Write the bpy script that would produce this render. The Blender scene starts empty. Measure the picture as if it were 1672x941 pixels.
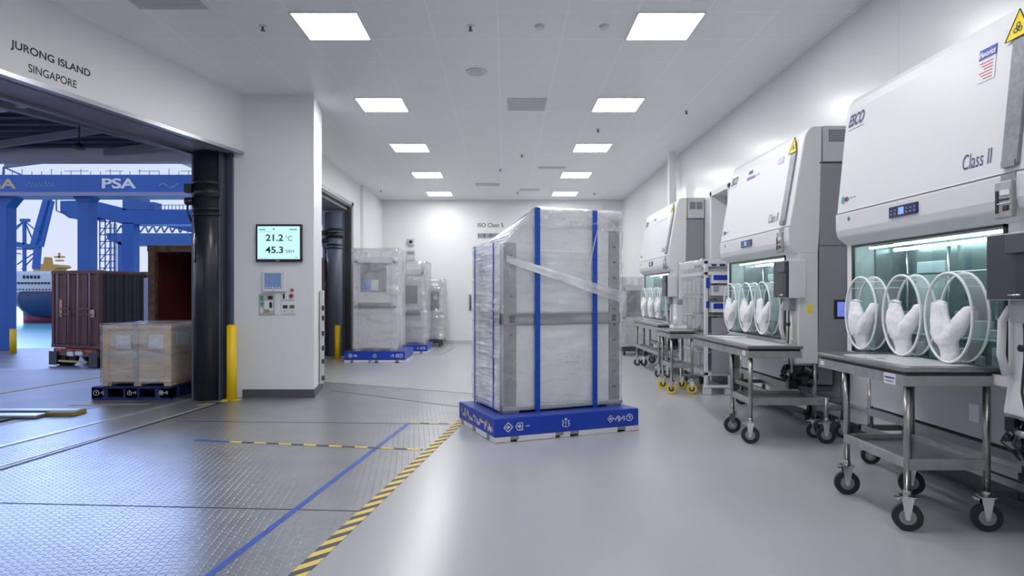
import bpy, bmesh, math, random
from mathutils import Vector, Matrix, noise
random.seed(7)
S = bpy.context.scene
C = S.collection
PI = math.pi
# ---------------------------------------------------------------- camera
FPX, VX, VY, EYE = 1050.0, 824.0, 482.0, 1.45
cd = bpy.data.cameras.new('camera'); cam = bpy.data.objects.new('camera', cd); C.objects.link(cam)
cd.sensor_width = 36; cd.lens = 36 * FPX / 1672
cd.shift_x = (836 - VX) / 1672; cd.shift_y = (VY - 470.5) / 1672
cd.clip_start = .05; cd.clip_end = 900
cam.location = (0, 0, EYE); cam.rotation_euler = (PI / 2, 0, 0); S.camera = cam
# ---------------------------------------------------------------- light and exposure
LAMP = 26.0
SKY = .85
S.view_settings.view_transform = 'Standard'; S.view_settings.look = 'None'
S.view_settings.gamma = 1; S.view_settings.use_curve_mapping = False
S.view_settings.exposure = 0.2
S.cycles.max_bounces = 10; S.cycles.diffuse_bounces = 5; S.cycles.glossy_bounces = 4
S.cycles.transmission_bounces = 6; S.cycles.transparent_max_bounces = 24
S.cycles.sample_clamp_indirect = 6
w = bpy.data.worlds.new('world'); S.world = w; w.use_nodes = True
nt = w.node_tree; bg = nt.nodes['Background']
tc = nt.nodes.new('ShaderNodeTexCoord'); sp = nt.nodes.new('ShaderNodeSeparateXYZ'); rp = nt.nodes.new('ShaderNodeValToRGB')
nz = nt.nodes.new('ShaderNodeTexNoise'); nz.inputs['Scale'].default_value = 3; nz.inputs['Detail'].default_value = 4
ad = nt.nodes.new('ShaderNodeMath'); ad.operation = 'MULTIPLY_ADD'; ad.inputs[1].default_value = .12
nt.links.new(tc.outputs['Generated'], sp.inputs[0]); nt.links.new(tc.outputs['Generated'], nz.inputs['Vector'])
nt.links.new(nz.outputs['Fac'], ad.inputs[0]); nt.links.new(sp.outputs['Z'], ad.inputs[2]); nt.links.new(ad.outputs[0], rp.inputs[0])
e = rp.color_ramp.elements
e[0].position = 0; e[0].color = (.80, .85, 1.0, 1); e[1].position = .6; e[1].color = (.52, .66, 1.0, 1)
nt.links.new(rp.outputs[0], bg.inputs[0]); bg.inputs[1].default_value = SKY

sd_ = bpy.data.lights.new('glare_sun', 'SUN'); glare_sun = bpy.data.objects.new('glare_sun', sd_); C.objects.link(glare_sun)
sd_.energy = .6; sd_.angle = math.radians(22); sd_.color = (.34, .50, 1.0)       # added low bluish light that makes the glare on the dock floor
glare_sun.rotation_euler = Vector((-.62, 1, .30)).to_track_quat('Z', 'Y').to_euler()

# ---------------------------------------------------------------- materials
MATS = {}
def mat(name, col, rough=.5, metal=0., emit=None, es=0., noise_amt=0., noise_scale=6., bump=0., bscale=40., spec=.5, alpha=1., stretch=None, coat=0.):
    if name in MATS: return MATS[name]
    m = bpy.data.materials.new(name); m.use_nodes = True; n = m.node_tree; b = n.nodes['Principled BSDF']
    b.inputs['Base Color'].default_value = (*col, 1); b.inputs['Roughness'].default_value = rough; b.inputs['Metallic'].default_value = metal
    b.inputs['Specular IOR Level'].default_value = spec; b.inputs['Alpha'].default_value = alpha; b.inputs['Coat Weight'].default_value = coat
    if emit: b.inputs['Emission Color'].default_value = (*emit, 1); b.inputs['Emission Strength'].default_value = es
    if noise_amt or bump:
        t = n.nodes.new('ShaderNodeTexCoord'); mp = n.nodes.new('ShaderNodeMapping'); n.links.new(t.outputs['Object'], mp.inputs[0])
        if stretch: mp.inputs['Scale'].default_value = stretch
    if noise_amt:
        z = n.nodes.new('ShaderNodeTexNoise'); z.inputs['Scale'].default_value = noise_scale; z.inputs['Detail'].default_value = 5
        n.links.new(mp.outputs[0], z.inputs['Vector'])
        r = n.nodes.new('ShaderNodeValToRGB'); n.links.new(z.outputs['Fac'], r.inputs[0])
        r.color_ramp.elements[0].position = .3; r.color_ramp.elements[1].position = .7
        r.color_ramp.elements[0].color = (*[c * (1 - noise_amt) for c in col], 1)
        r.color_ramp.elements[1].color = (*[min(1, c * (1 + noise_amt)) for c in col], 1)
        n.links.new(r.outputs[0], b.inputs['Base Color'])
    if bump:
        z = n.nodes.new('ShaderNodeTexNoise'); z.inputs['Scale'].default_value = bscale; n.links.new(mp.outputs[0], z.inputs['Vector'])
        bn = n.nodes.new('ShaderNodeBump'); bn.inputs['Strength'].default_value = bump; bn.inputs['Distance'].default_value = .02
        n.links.new(z.outputs['Fac'], bn.inputs['Height']); n.links.new(bn.outputs[0], b.inputs['Normal'])
    MATS[name] = m; return m
def mnode(n, op, a, b=None, c=None):
    x = n.nodes.new('ShaderNodeMath'); x.operation = op
    for i, v in enumerate((a, b, c)):
        if v is None: continue
        if isinstance(v, (int, float)): x.inputs[i].default_value = v
        else: n.links.new(v, x.inputs[i])
    return x.outputs[0]
def line_mat(name, col, line, lines, rough, spec=.5, width=.004):
    """plain surface with thin joints; lines = [(axis, offset, pitch)]"""
    m = mat(name, col, rough, spec=spec); n = m.node_tree; b = n.nodes['Principled BSDF']
    t = n.nodes.new('ShaderNodeTexCoord'); s = n.nodes.new('ShaderNodeSeparateXYZ'); n.links.new(t.outputs['Object'], s.inputs[0])
    acc = None
    for ax, off, pitch in lines:
        v = mnode(n, 'SUBTRACT', s.outputs[ax], off); v = mnode(n, 'DIVIDE', v, pitch)
        v = mnode(n, 'FRACT', v); v = mnode(n, 'SUBTRACT', v, .5); v = mnode(n, 'ABSOLUTE', v)
        v = mnode(n, 'GREATER_THAN', v, .5 - width / pitch)
        acc = v if acc is None else mnode(n, 'MAXIMUM', acc, v)
    mx = n.nodes.new('ShaderNodeMix'); mx.data_type = 'RGBA'; n.links.new(acc, mx.inputs[0])
    mx.inputs[6].default_value = (*col, 1); mx.inputs[7].default_value = (*line, 1); n.links.new(mx.outputs[2], b.inputs['Base Color'])
    return m
WHITE = mat('white_enamel', (.70, .705, .72), .42, spec=.35)
WALL = line_mat('white_wall_panel', (.76, .765, .775), (.62, .62, .64), [(1, .95, 2.4)], .25, width=.003)
PAINT = mat('white_paint', (.76, .765, .775), .45)
CEIL = line_mat('ceiling_tiles', (.80, .805, .82), (.90, .90, .92), [(0, -.07, .7), (1, 6.44, .7)], .35, width=.006)
GREY = mat('grey_enamel', (.26, .265, .28), .4)
LGREY = mat('light_grey_enamel', (.52, .53, .55), .4)
DGREY = mat('dark_grey_enamel', (.045, .05, .06), .35)
SHELLG = mat('charcoal_trim', (.075, .08, .09), .5)
BLACK = mat('black_plastic', (.012, .012, .014), .35)
RUBBER = mat('black_rubber', (.02, .02, .022), .6)
YRUB = mat('yellow_wheel', (.75, .55, .04), .5)
STEEL = mat('brushed_steel', (.36, .355, .34), .28, 1., noise_amt=.08, noise_scale=20, stretch=(1, .1, 1))
SHEET = mat('steel_sheet', (.62, .63, .64), .45, .5)
CHROME = mat('chrome', (.7, .7, .72), .15, 1.)
ALU = mat('dull_aluminium', (.38, .38, .385), .4, .5, noise_amt=.15, noise_scale=12)
YEL = mat('yellow_paint', (.88, .60, .008), .35)
BLUE = mat('blue_pallet_board', (.006, .045, .42), .4)
NAVY = mat('navy_pallet_wood', (.006, .03, .14), .6, noise_amt=.3)
STRAP = mat('blue_strap', (.004, .06, .42), .45, noise_amt=.25, noise_scale=30, stretch=(.2, .2, 3))
PWHITE = mat('white_board', (.72, .72, .76), .5)
LINK = mat('white_ink', (.85, .86, .9), .5)
YINK = mat('yellow_ink', (.75, .6, .15), .5)
DINK = mat('dark_blue_ink', (.02, .03, .16), .5)
KINK = mat('black_ink', (.015, .015, .02), .5)
RINK = mat('red_ink', (.6, .08, .05), .5)
TINK = mat('teal_ink', (.05, .38, .45), .5)
RED = mat('red_plastic', (.35, .03, .02), .4)
PAPER = mat('paper', (.75, .76, .80), .7, noise_amt=.08, noise_scale=60)
WOOD = mat('pale_plywood', (.70, .58, .44), .6, noise_amt=.14, noise_scale=5, stretch=(1, 1, 6))
TIMBER = mat('pine_timber', (.70, .53, .32), .6, noise_amt=.2, noise_scale=7, stretch=(1, 1, .3))
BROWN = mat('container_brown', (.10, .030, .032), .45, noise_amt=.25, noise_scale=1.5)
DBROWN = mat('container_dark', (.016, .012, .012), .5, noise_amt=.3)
MAROON = mat('container_inside', (.15, .025, .022), .55, noise_amt=.3, noise_scale=1.2)
RUST = mat('worn_frame', (.16, .09, .06), .6, noise_amt=.5, noise_scale=9)
CRANE = mat('crane_blue', (.03, .13, .46), .45, noise_amt=.12, noise_scale=.6)
CRANE2 = mat('crane_far_blue', (.05, .15, .44), .5)
SHUT = mat('shutter_dark', (.22, .22, .27), .45, noise_amt=.2, noise_scale=2)
COLD = mat('dark_steel_door', (.018, .022, .032), .28)
CANO = mat('canopy_sheet', (.05, .09, .13), .6, noise_amt=.3, noise_scale=1.5)
CANB = mat('canopy_beam', (.62, .64, .74), .5)  # pale tone carries the light falling on the beams
TRIMM = mat('door_track', (.10, .11, .14), .3, .7)
FABRIC = mat('white_sleeve_fabric', (.82, .82, .83), .75, bump=.35, bscale=25)
ACRY = mat('clear_acrylic', (.86, .89, .9), .12, alpha=.16)
RIM = mat('white_rim', (.84, .85, .86), .25)
SHIPW = mat('ship_white', (.72, .75, .82), .5)
SHIPB = mat('ship_navy', (.012, .04, .14), .35)
SHIPR = mat('ship_red', (.30, .04, .10), .5)
ORANGE = mat('ship_buff', (.65, .36, .10), .6)
DIFF = mat('lamp_diffuser', (.9, .9, .9), .5, emit=(1, 1, 1), es=LAMP)
TUBE = mat('lit_tube', (.9, .95, .95), .5, emit=(.9, 1, 1), es=16)
SCRB = mat('screen_cyan', (.1, .1, .1), .3, emit=(.52, .86, 1.0), es=.95)
SCRD = mat('screen_slate', (.02, .03, .05), .15, emit=(.10, .16, .30), es=.8)
SCRV = mat('screen_blue', (.02, .03, .05), .2, emit=(.14, .2, .75), es=.9)
DISP = mat('display_navy', (.01, .02, .09), .2)
CHAMB = mat('chamber_steel', (.20, .235, .24), .25, .3, noise_amt=.1, noise_scale=4)
POUCH = mat('grey_pouch', (.20, .22, .26), .15, bump=.3, bscale=30)

def glass_mat(name, tint, fac_gloss, rough=.02):
    m = bpy.data.materials.new(name); m.use_nodes = True; n = m.node_tree; n.nodes.clear()
    o = n.nodes.new('ShaderNodeOutputMaterial'); t = n.nodes.new('ShaderNodeBsdfTransparent'); g = n.nodes.new('ShaderNodeBsdfGlossy')
    t.inputs[0].default_value = (*tint, 1); g.inputs[0].default_value = (.9, .95, .95, 1); g.inputs['Roughness'].default_value = rough
    f = n.nodes.new('ShaderNodeLayerWeight'); k = mnode(n, 'MULTIPLY_ADD', mnode(n, 'POWER', f.outputs['Facing'], 4), .5, fac_gloss)
    x = n.nodes.new('ShaderNodeMixShader'); n.links.new(k, x.inputs[0]); n.links.new(t.outputs[0], x.inputs[1]); n.links.new(g.outputs[0], x.inputs[2])
    n.links.new(x.outputs[0], o.inputs[0]); return m
GLASS = glass_mat('teal_glass', (.70, .80, .80), .05)

def film_mat(name, base, amp, scale, stretch, tint=(.93, .935, .95), bump=.4, width=16, gloss=.12):
    """clear plastic film: mostly see-through, milky and glossy along its creases"""
    m = bpy.data.materials.new(name); m.use_nodes = True; n = m.node_tree; n.nodes.clear()
    out = n.nodes.new('ShaderNodeOutputMaterial'); tr = n.nodes.new('ShaderNodeBsdfTransparent'); tr.inputs[0].default_value = (.97, .975, .98, 1)
    df = n.nodes.new('ShaderNodeBsdfDiffuse'); tl = n.nodes.new('ShaderNodeBsdfTranslucent'); gl_ = n.nodes.new('ShaderNodeBsdfGlossy')
    df.inputs[0].default_value = (*tint, 1); tl.inputs[0].default_value = (*tint, 1); gl_.inputs['Roughness'].default_value = .12
    t = n.nodes.new('ShaderNodeTexCoord'); mp = n.nodes.new('ShaderNodeMapping'); n.links.new(t.outputs['Object'], mp.inputs[0])
    mp.inputs['Scale'].default_value = stretch; mp.inputs['Rotation'].default_value = (.12, .15, 0)
    z = n.nodes.new('ShaderNodeTexNoise'); z.inputs['Scale'].default_value = scale; z.inputs['Detail'].default_value = 3; z.inputs['Distortion'].default_value = .8
    n.links.new(mp.outputs[0], z.inputs['Vector'])
    z2 = n.nodes.new('ShaderNodeTexNoise'); z2.inputs['Scale'].default_value = 1.7; z2.inputs['Detail'].default_value = 2; n.links.new(t.outputs['Object'], z2.inputs['Vector'])
    z3 = n.nodes.new('ShaderNodeTexNoise'); z3.inputs['Scale'].default_value = scale * 2.3; n.links.new(mp.outputs[0], z3.inputs['Vector'])
    r = mnode(n, 'SUBTRACT', z.outputs['Fac'], .5); r = mnode(n, 'ABSOLUTE', r); r = mnode(n, 'MULTIPLY', r, -width * 1.6); r = mnode(n, 'ADD', r, 1); r.node.use_clamp = True
    g = mnode(n, 'MULTIPLY', mnode(n, 'SUBTRACT', z3.outputs['Fac'], .42), 4); g.node.use_clamp = True      # creases break up along their length
    a = mnode(n, 'MULTIPLY', mnode(n, 'MULTIPLY', r, g), amp)
    big = mnode(n, 'MULTIPLY', mnode(n, 'SUBTRACT', z2.outputs['Fac'], .38), 3.); big.node.use_clamp = True
    a = mnode(n, 'ADD', a, mnode(n, 'MULTIPLY_ADD', big, base * .8, base * .5)); a.node.use_clamp = True
    bn = n.nodes.new('ShaderNodeBump'); bn.inputs['Strength'].default_value = bump; bn.inputs['Distance'].default_value = .01
    n.links.new(z.outputs['Fac'], bn.inputs['Height']); n.links.new(bn.outputs[0], gl_.inputs['Normal'])
    m1 = n.nodes.new('ShaderNodeMixShader'); m1.inputs[0].default_value = .12; n.links.new(df.outputs[0], m1.inputs[1]); n.links.new(tl.outputs[0], m1.inputs[2])
    m2 = n.nodes.new('ShaderNodeMixShader'); n.links.new(a, m2.inputs[0]); n.links.new(tr.outputs[0], m2.inputs[1]); n.links.new(m1.outputs[0], m2.inputs[2])
    fr = n.nodes.new('ShaderNodeLayerWeight')
    m3 = n.nodes.new('ShaderNodeMixShader'); n.links.new(mnode(n, 'MULTIPLY_ADD', mnode(n, 'POWER', fr.outputs['Facing'], 3), .35, gloss), m3.inputs[0]); n.links.new(m2.outputs[0], m3.inputs[1]); n.links.new(gl_.outputs[0], m3.inputs[2])
    n.links.new(m3.outputs[0], out.inputs[0]); return m
FILM = film_mat('stretch_film', .17, .13, 4.0, (1, 1, 4), bump=.7, gloss=.12)
FILMB = film_mat('thick_stretch_film', .7, .3, 4.0, (1, 1, 7), (.93, .96, 1.0), gloss=.10)
FILMC = film_mat('crumpled_film', .16, .22, 3.2, (1.6, 1.6, 1.9), bump=1., gloss=.26)
FILMT = film_mat('gathered_film', .45, .5, 4.0, (1.2, 1.6, 2.2))

# ---------------------------------------------------------------- mesh builder
class MB:
    def __init__(s): s.b = bmesh.new()
    def box(s, x0, y0, z0, x1, y1, z1):
        vs = [s.b.verts.new((x, y, z)) for z in (z0, z1) for x, y in ((x0, y0), (x1, y0), (x1, y1), (x0, y1))]
        for f in ((3, 2, 1, 0), (4, 5, 6, 7), (0, 1, 5, 4), (1, 2, 6, 5), (2, 3, 7, 6), (3, 0, 4, 7)): s.b.faces.new([vs[i] for i in f])
        return s
    def bar(s, p, q, a, b=None, up=(0, 0, 1)):
        p, q = Vector(p), Vector(q); b = b or a; d = (q - p).normalized(); up = Vector(up)
        if abs(d.dot(up)) > .98: up = Vector((0, 1, 0))
        x = d.cross(up).normalized(); y = x.cross(d)
        vs = [s.b.verts.new(c + x * i * a / 2 + y * j * b / 2) for c in (p, q) for i, j in ((-1, -1), (1, -1), (1, 1), (-1, 1))]
        for f in ((3, 2, 1, 0), (4, 5, 6, 7), (0, 1, 5, 4), (1, 2, 6, 5), (2, 3, 7, 6), (3, 0, 4, 7)): s.b.faces.new([vs[i] for i in f])
        return s
    def loft(s, rings, cap=True, closed=False):
        R = [[s.b.verts.new(v) for v in r] for r in rings]; k = len(R[0])
        for a, b in zip(R, R[1:] + ([R[0]] if closed else [])):
            for i in range(k): s.b.faces.new((a[i], a[(i + 1) % k], b[(i + 1) % k], b[i])).smooth = True
        if cap and not closed: s.b.faces.new(R[0][::-1]); s.b.faces.new(R[-1])
        return s
    def cyl(s, p, q, r, r2=None, n=20):
        p, q = Vector(p), Vector(q); r2 = r if r2 is None else r2; d = (q - p).normalized()
        x = d.orthogonal().normalized(); y = d.cross(x)
        return s.loft([[c + (x * math.cos(t) + y * math.sin(t)) * rr for t in (2 * PI * i / n for i in range(n))] for c, rr in ((p, r), (q, r2))])
    def tube(s, pts, r, n=8):
        pts = [Vector(p) for p in pts]; rings = []; x = None
        for i, p in enumerate(pts):
            d = (pts[min(i + 1, len(pts) - 1)] - pts[max(i - 1, 0)]).normalized()
            x = d.orthogonal().normalized() if x is None else (x - d * x.dot(d)).normalized()
            y = d.cross(x); rr = r[i] if isinstance(r, (list, tuple)) else r
            rings.append([p + (x * math.cos(t) + y * math.sin(t)) * rr for t in (2 * PI * k / n for k in range(n))])
        return s.loft(rings)
    def prism(s, prof, ax, a, b):
        """prof = list of 2D points in the plane normal to ax, extruded a..b"""
        def P(u, v, t): return {0: (t, u, v), 1: (u, t, v), 2: (u, v, t)}[ax]
        A = [s.b.verts.new(P(u, v, a)) for u, v in prof]; B = [s.b.verts.new(P(u, v, b)) for u, v in prof]; k = len(prof)
        s.b.faces.new(A); s.b.faces.new(B[::-1])
        for i in range(k): s.b.faces.new((A[i], B[i], B[(i + 1) % k], A[(i + 1) % k]))
        return s
    def poly(s, pts): s.b.faces.new([s.b.verts.new(p) for p in pts]); return s
    def ring(s, c, xd, yd, ru, rv, wu, n=28, depth=.003, nd=None):
        """flat elliptical ring of width wu"""
        c, xd, yd = Vector(c), Vector(xd), Vector(yd); nd = nd or xd.cross(yd).normalized()
        R = []
        for i in range(n):
            t = 2 * PI * i / n
            o = c + xd * math.cos(t) * ru + yd * math.sin(t) * rv; q = c + xd * math.cos(t) * (ru - wu) + yd * math.sin(t) * (rv - wu)
            R.append([o, o + nd * depth, q + nd * depth, q])
        s.loft(R, closed=True); 
        for f in s.b.faces: f.smooth = False
        return s
    def build(s, name, m, parent=None, bevel=0., seg=2, loc=None):
        bmesh.ops.recalc_face_normals(s.b, faces=s.b.faces[:])
        me = bpy.data.meshes.new(name); s.b.to_mesh(me); s.b.free(); me.materials.append(m)
        o = bpy.data.objects.new(name, me); C.objects.link(o)
        if parent: o.parent = parent
        if loc: o.location = loc
        if bevel:
            bv = o.modifiers.new('bevel', 'BEVEL'); bv.width = bevel; bv.segments = seg; bv.limit_method = 'ANGLE'; bv.angle_limit = .6
        return o
def each(mb, name, m, parent=None, bevel=0., seg=2):
    """one object per loose piece of the builder"""
    bm = mb.b; bm.faces.ensure_lookup_table(); seen = set(); out = []
    for f0 in bm.faces:
        if f0 in seen: continue
        stack, isl = [f0], []; seen.add(f0)
        while stack:
            f = stack.pop(); isl.append(f)
            for e_ in f.edges:
                for g in e_.link_faces:
                    if g not in seen: seen.add(g); stack.append(g)
        q = MB(); vm = {}
        for f in isl:
            nf = q.b.faces.new([vm.setdefault(v, None) or vm.__setitem__(v, q.b.verts.new(v.co)) or vm[v] for v in f.verts]); nf.smooth = f.smooth
        out.append(q)
    bm.free(); return [q.build(name, m, parent, bevel, seg) for q in out]
def empty(name, loc, label, cat, group=None, rz=0):
    o = bpy.data.objects.new(name, None); C.objects.link(o); o.location = loc; o.rotation_euler = (0, 0, rz); o.empty_display_size = .1
    return tag(o, label, cat, group)
def tag(o, label, cat, group=None, kind=None):
    o['label'] = label; o['category'] = cat
    if group: o['group'] = group
    if kind: o['kind'] = kind
    return o
def struct(o, label=None):
    o['kind'] = 'structure'
    if label: o['label'] = label
    return o
def fix(o, p): return o
def text(body, p, xd, yd, width, height, m, parent=None, bold=0., name='lettering', shear=0., depth=.0015):
    """lettering fitted to a width and a height, its lower left corner at p"""
    cu = bpy.data.curves.new(name, 'FONT'); cu.body = body; cu.size = 1; cu.offset = bold; cu.extrude = 0; cu.shear = shear
    t = bpy.data.objects.new(name, cu); C.objects.link(t); bpy.context.view_layer.update()
    me = bpy.data.meshes.new_from_object(t.evaluated_get(bpy.context.evaluated_depsgraph_get()))
    bpy.data.objects.remove(t); bpy.data.curves.remove(cu)
    xs = [v.co.x for v in me.vertices]; ys = [v.co.y for v in me.vertices]
    x0, y0, sx, sy = min(xs), min(ys), width / (max(xs) - min(xs)), height / (max(ys) - min(ys))
    p, xd, yd = Vector(p), Vector(xd).normalized(), Vector(yd).normalized(); nd = xd.cross(yd)
    for v in me.vertices: v.co = p + xd * (v.co.x - x0) * sx + yd * (v.co.y - y0) * sy + nd * depth
    me.materials.clear(); me.materials.append(m); me.name = name
    o = bpy.data.objects.new(name, me); C.objects.link(o)
    if parent: o.parent = parent
    return o
XC, ZC = (1, 0, 0), (0, 0, 1)
def fl(px, py, z=0.):
    """where the floor lies under a point of the photograph"""
    Y = FPX * (EYE - z) / (py - VY); return (px - VX) * Y / FPX, Y

# ================================================================ ROOM
H = 4.29; BACK = 19.2; RX = 3.52
def wx(y): return -5.975 + .25 * y            # inner face of the slanted dock wall
T = .72                                        # its thickness
struct(MB().prism([(-1.52 , 0), (-2.3, -2.5), (RX, -2.5), (RX, BACK), (-4.4, BACK), (-4.4, 10.83), (-3.0, 10.72), (-.25, 9.35), (-.5, 7.45)], 2, -.2, 0).build('floor',
    mat('grey_epoxy', (.40, .405, .425), .25, noise_amt=.03, noise_scale=.8, spec=.5)), 'pale grey glossy epoxy floor')
struct(MB().box(-7, -2.6, H, 3.9, BACK + .3, H + .2).build('ceiling', CEIL))
struct(MB().box(RX, -2.6, 0, RX + .3, 10.05, H).box(RX, 10.92, 0, RX + .3, BACK, H).box(RX, 10.05, 3.17, RX + .3, 10.92, H).build('wall_right', WALL))
struct(MB().box(-4.4, BACK, 0, RX + .3, BACK + .3, H).build('wall_back', PAINT))
struct(MB().box(-8, -2.8, 0, 3.9, -2.5, H).build('wall_front', PAINT))
# slanted wall with the dock opening (y 2.6 .. 9.1)
hb = 3.48
struct(MB().prism([(wx(9.1), 9.1), (wx(9.1) - .18, 9.12), (wx(.4) - .18, .4), (wx(.4), .4)], 2, hb, H).build('wall_left', PAINT))
struct(MB().prism([(wx(.4), .4), (wx(.4) - T, .4), (wx(-2.6) - T, -2.6), (wx(-2.6), -2.6)], 2, 0, H).build('wall_left', PAINT))
pil = struct(MB().prism([(-3.70, 9.1), (-2.70, 9.1), (-2.83, 9.95), (-3.72, 10.3), (-4.42, 10.3), (-4.42, 9.25), (-3.9, 9.25), (-3.83, 9.1)], 2, 0, H).build('wall_pillar', PAINT))
struct(MB().prism([(-3.705, 9.08), (-2.685, 9.08), (-2.815, 9.96), (-2.9, 9.96), (-2.9, 9.3), (-3.705, 9.3)], 2, .0, .115).build('baseboard_pillar', SHELLG))
struct(MB().box(-4.42, 10.3, 3.62, -3.72, 15.6, H).box(-4.42, 15.6, 0, -3.72, BACK, H).box(-3.72, 16.6, 0, -3.65, BACK, H).build('wall_left', PAINT))
struct(MB().box(-3.72, 15.75, 0, -3.705, 16.6, .1).box(-3.65, 16.6, 0, -3.635, BACK, .1).build('baseboard_left', LGREY))
struct(MB().box(-3.65, BACK - .02, 0, RX, BACK, .1).build('baseboard_back', LGREY))
struct(MB().box(RX - .02, -2.4, 0, RX, BACK - .02, .16).build('baseboard_right', mat('dark_baseboard', (.07, .075, .08), .4)))
struct(MB().box(RX - .035, -2.4, .32, RX, 10.0, .36).build('trim_1', LGREY, bevel=.004))
# dock head: rim, gap and shutter box lining the opening
def slab(x_in, x_out, z0, z1, y0=.4, y1=9.15, m=None, name='trim_2'):
    return struct(MB().prism([(wx(y1) - x_in, y1), (wx(y1) - x_out, y1 + .03), (wx(y0) - x_out, y0), (wx(y0) - x_in, y0)], 2, z0, z1).build(name, m))
slab(-.012, .07, hb - .045, hb, m=mat('rim_metal', (.42, .42, .46), .3, .6), name='trim_2')
slab(.07, .20, hb + .02, hb + .10, m=BLACK, name='trim_3')
slab(.18, .64, hb - .03, hb + .5, m=SHUT, name='trim_4')
slab(.64, .72, hb - .06, H + .1, m=mat('edge_angle', (.2, .21, .24), .4, .5), name='trim_5')
for i, y in enumerate((5.0, 6.02, 7.05, 8.75)):
    tag(MB().prism([(wx(y + .3) - .06, y + .3), (wx(y + .3) - .17, y + .3), (wx(y) - .17, y), (wx(y) - .06, y)], 2, hb - .02, hb + .06).build('door_sensor', LGREY, bevel=.008),
        ['pale sensor bar under the dock header, nearest the lettering', 'pale sensor bar under the dock header, below the word SINGAPORE', 'pale sensor bar under the middle of the dock header', 'pale sensor bar under the dock header beside the shutter column'][i], 'sensor', 'sensor bars under the dock header')
text('JURONG ISLAND', (wx(5.866) , 5.866, 3.69), (.25, 1, 0), ZC, .84, .098, KINK, None, .022, 'trim_6')['kind'] = 'structure'
text('SINGAPORE', (wx(6.03), 6.03, 3.545), (.25, 1, 0), ZC, .51, .078, KINK, None, .012, 'trim_7')['kind'] = 'structure'
# tracks
struct(MB().box(-3.93, 9.08, 0, -3.83, 9.24, 3.5).build('trim_8', mat('track_blue', (.09, .11, .16), .3, .6), bevel=.01))
struct(MB().box(-4.02, 9.0, 0, -3.945, 9.22, 3.5).build('trim_9', BLACK, bevel=.005))
struct(MB().box(-3.955, 8.96, 0, -3.93, 9.2, 3.5).build('trim_10', TRIMM, bevel=.004))
def shutter_column(x, y, label, s=1., m=COLD):
    t = empty('shutter_column', (x, y, 0), label, 'door column')
    MB().cyl((0, 0, 0), (0, 0, 3.42), .185 * s, n=36).build('roll_casing', m, t)
    each(MB().box(-.21 * s, -.05, 0, -.17 * s, .05, 3.42).box(.17 * s, -.06, 0, .2 * s, .06, 3.42), 'guide_rail', TRIMM, t, .004)
    b = MB()
    for z, h in ((2.98, .05), (2.80, .14), (2.62, .04), (2.55, .03)): b.cyl((0, 0, z), (0, 0, z + h), .20 * s, n=32)
    b.build('clamp_band', BLACK, t)
    b = MB().box(-.26 * s, -.16, 2.86, -.16 * s, -.06, 2.98).cyl((-.24 * s, -.15, 2.74), (-.14 * s, -.15, 2.74), .05).tube([(-.2 * s, -.17, 2.75), (-.19 * s, -.2, 2.6), (-.14 * s, -.19, 2.45)], .014)
    b.build('latch', BLACK, t)
    MB().cyl((-.12 * s, -.155, 1.9), (-.12 * s, -.155, 2.5), .014).build('gas_strut', CHROME, t)
    return t
shutter_column(-4.14, 8.98, 'tall black rolled shutter column at the edge of the large dock opening')
shutter_column(-4.05, 15.35, 'grey-blue rolled shutter column in the far narrow dock opening', 1.1, mat('grey_blue_door', (.13, .16, .22), .4))
struct(MB().box(-3.86, 15.52, 0, -3.71, 15.62, 3.62).box(-3.8, 10.3, 3.56, -3.71, 15.6, 3.63).build('trim_11', mat('dark_jamb', (.05, .055, .065), .4)))
struct(MB().box(-4.42, 10.3, 3.50, -3.8, 15.6, 3.62).build('trim_12', SHUT))
struct(MB().box(-3.72, 15.6, 0, -3.70, 15.75, 3.7).box(-3.72, 10.2, 3.62, -3.70, 15.75, 3.7).build('trim_13', ALU))
# doorway in the right wall
struct(MB().box(RX + .22, 10.05, 0, RX + .27, 10.92, 3.17).build('door_1', mat('grey_door_leaf', (.36, .365, .38), .35)))
struct(MB().box(RX - .03, 10.86, 0, RX + .24, 10.95, 3.2).box(RX - .03, 10.02, 3.12, RX + .24, 10.95, 3.2).box(RX - .03, 10.02, 0, RX + .24, 10.08, 3.2).build('trim_14', PAINT, bevel=.005))
struct(MB().box(3.26, 12.74, 3.02, 3.40, 12.86, H).build('trim_15', PAINT))

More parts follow.
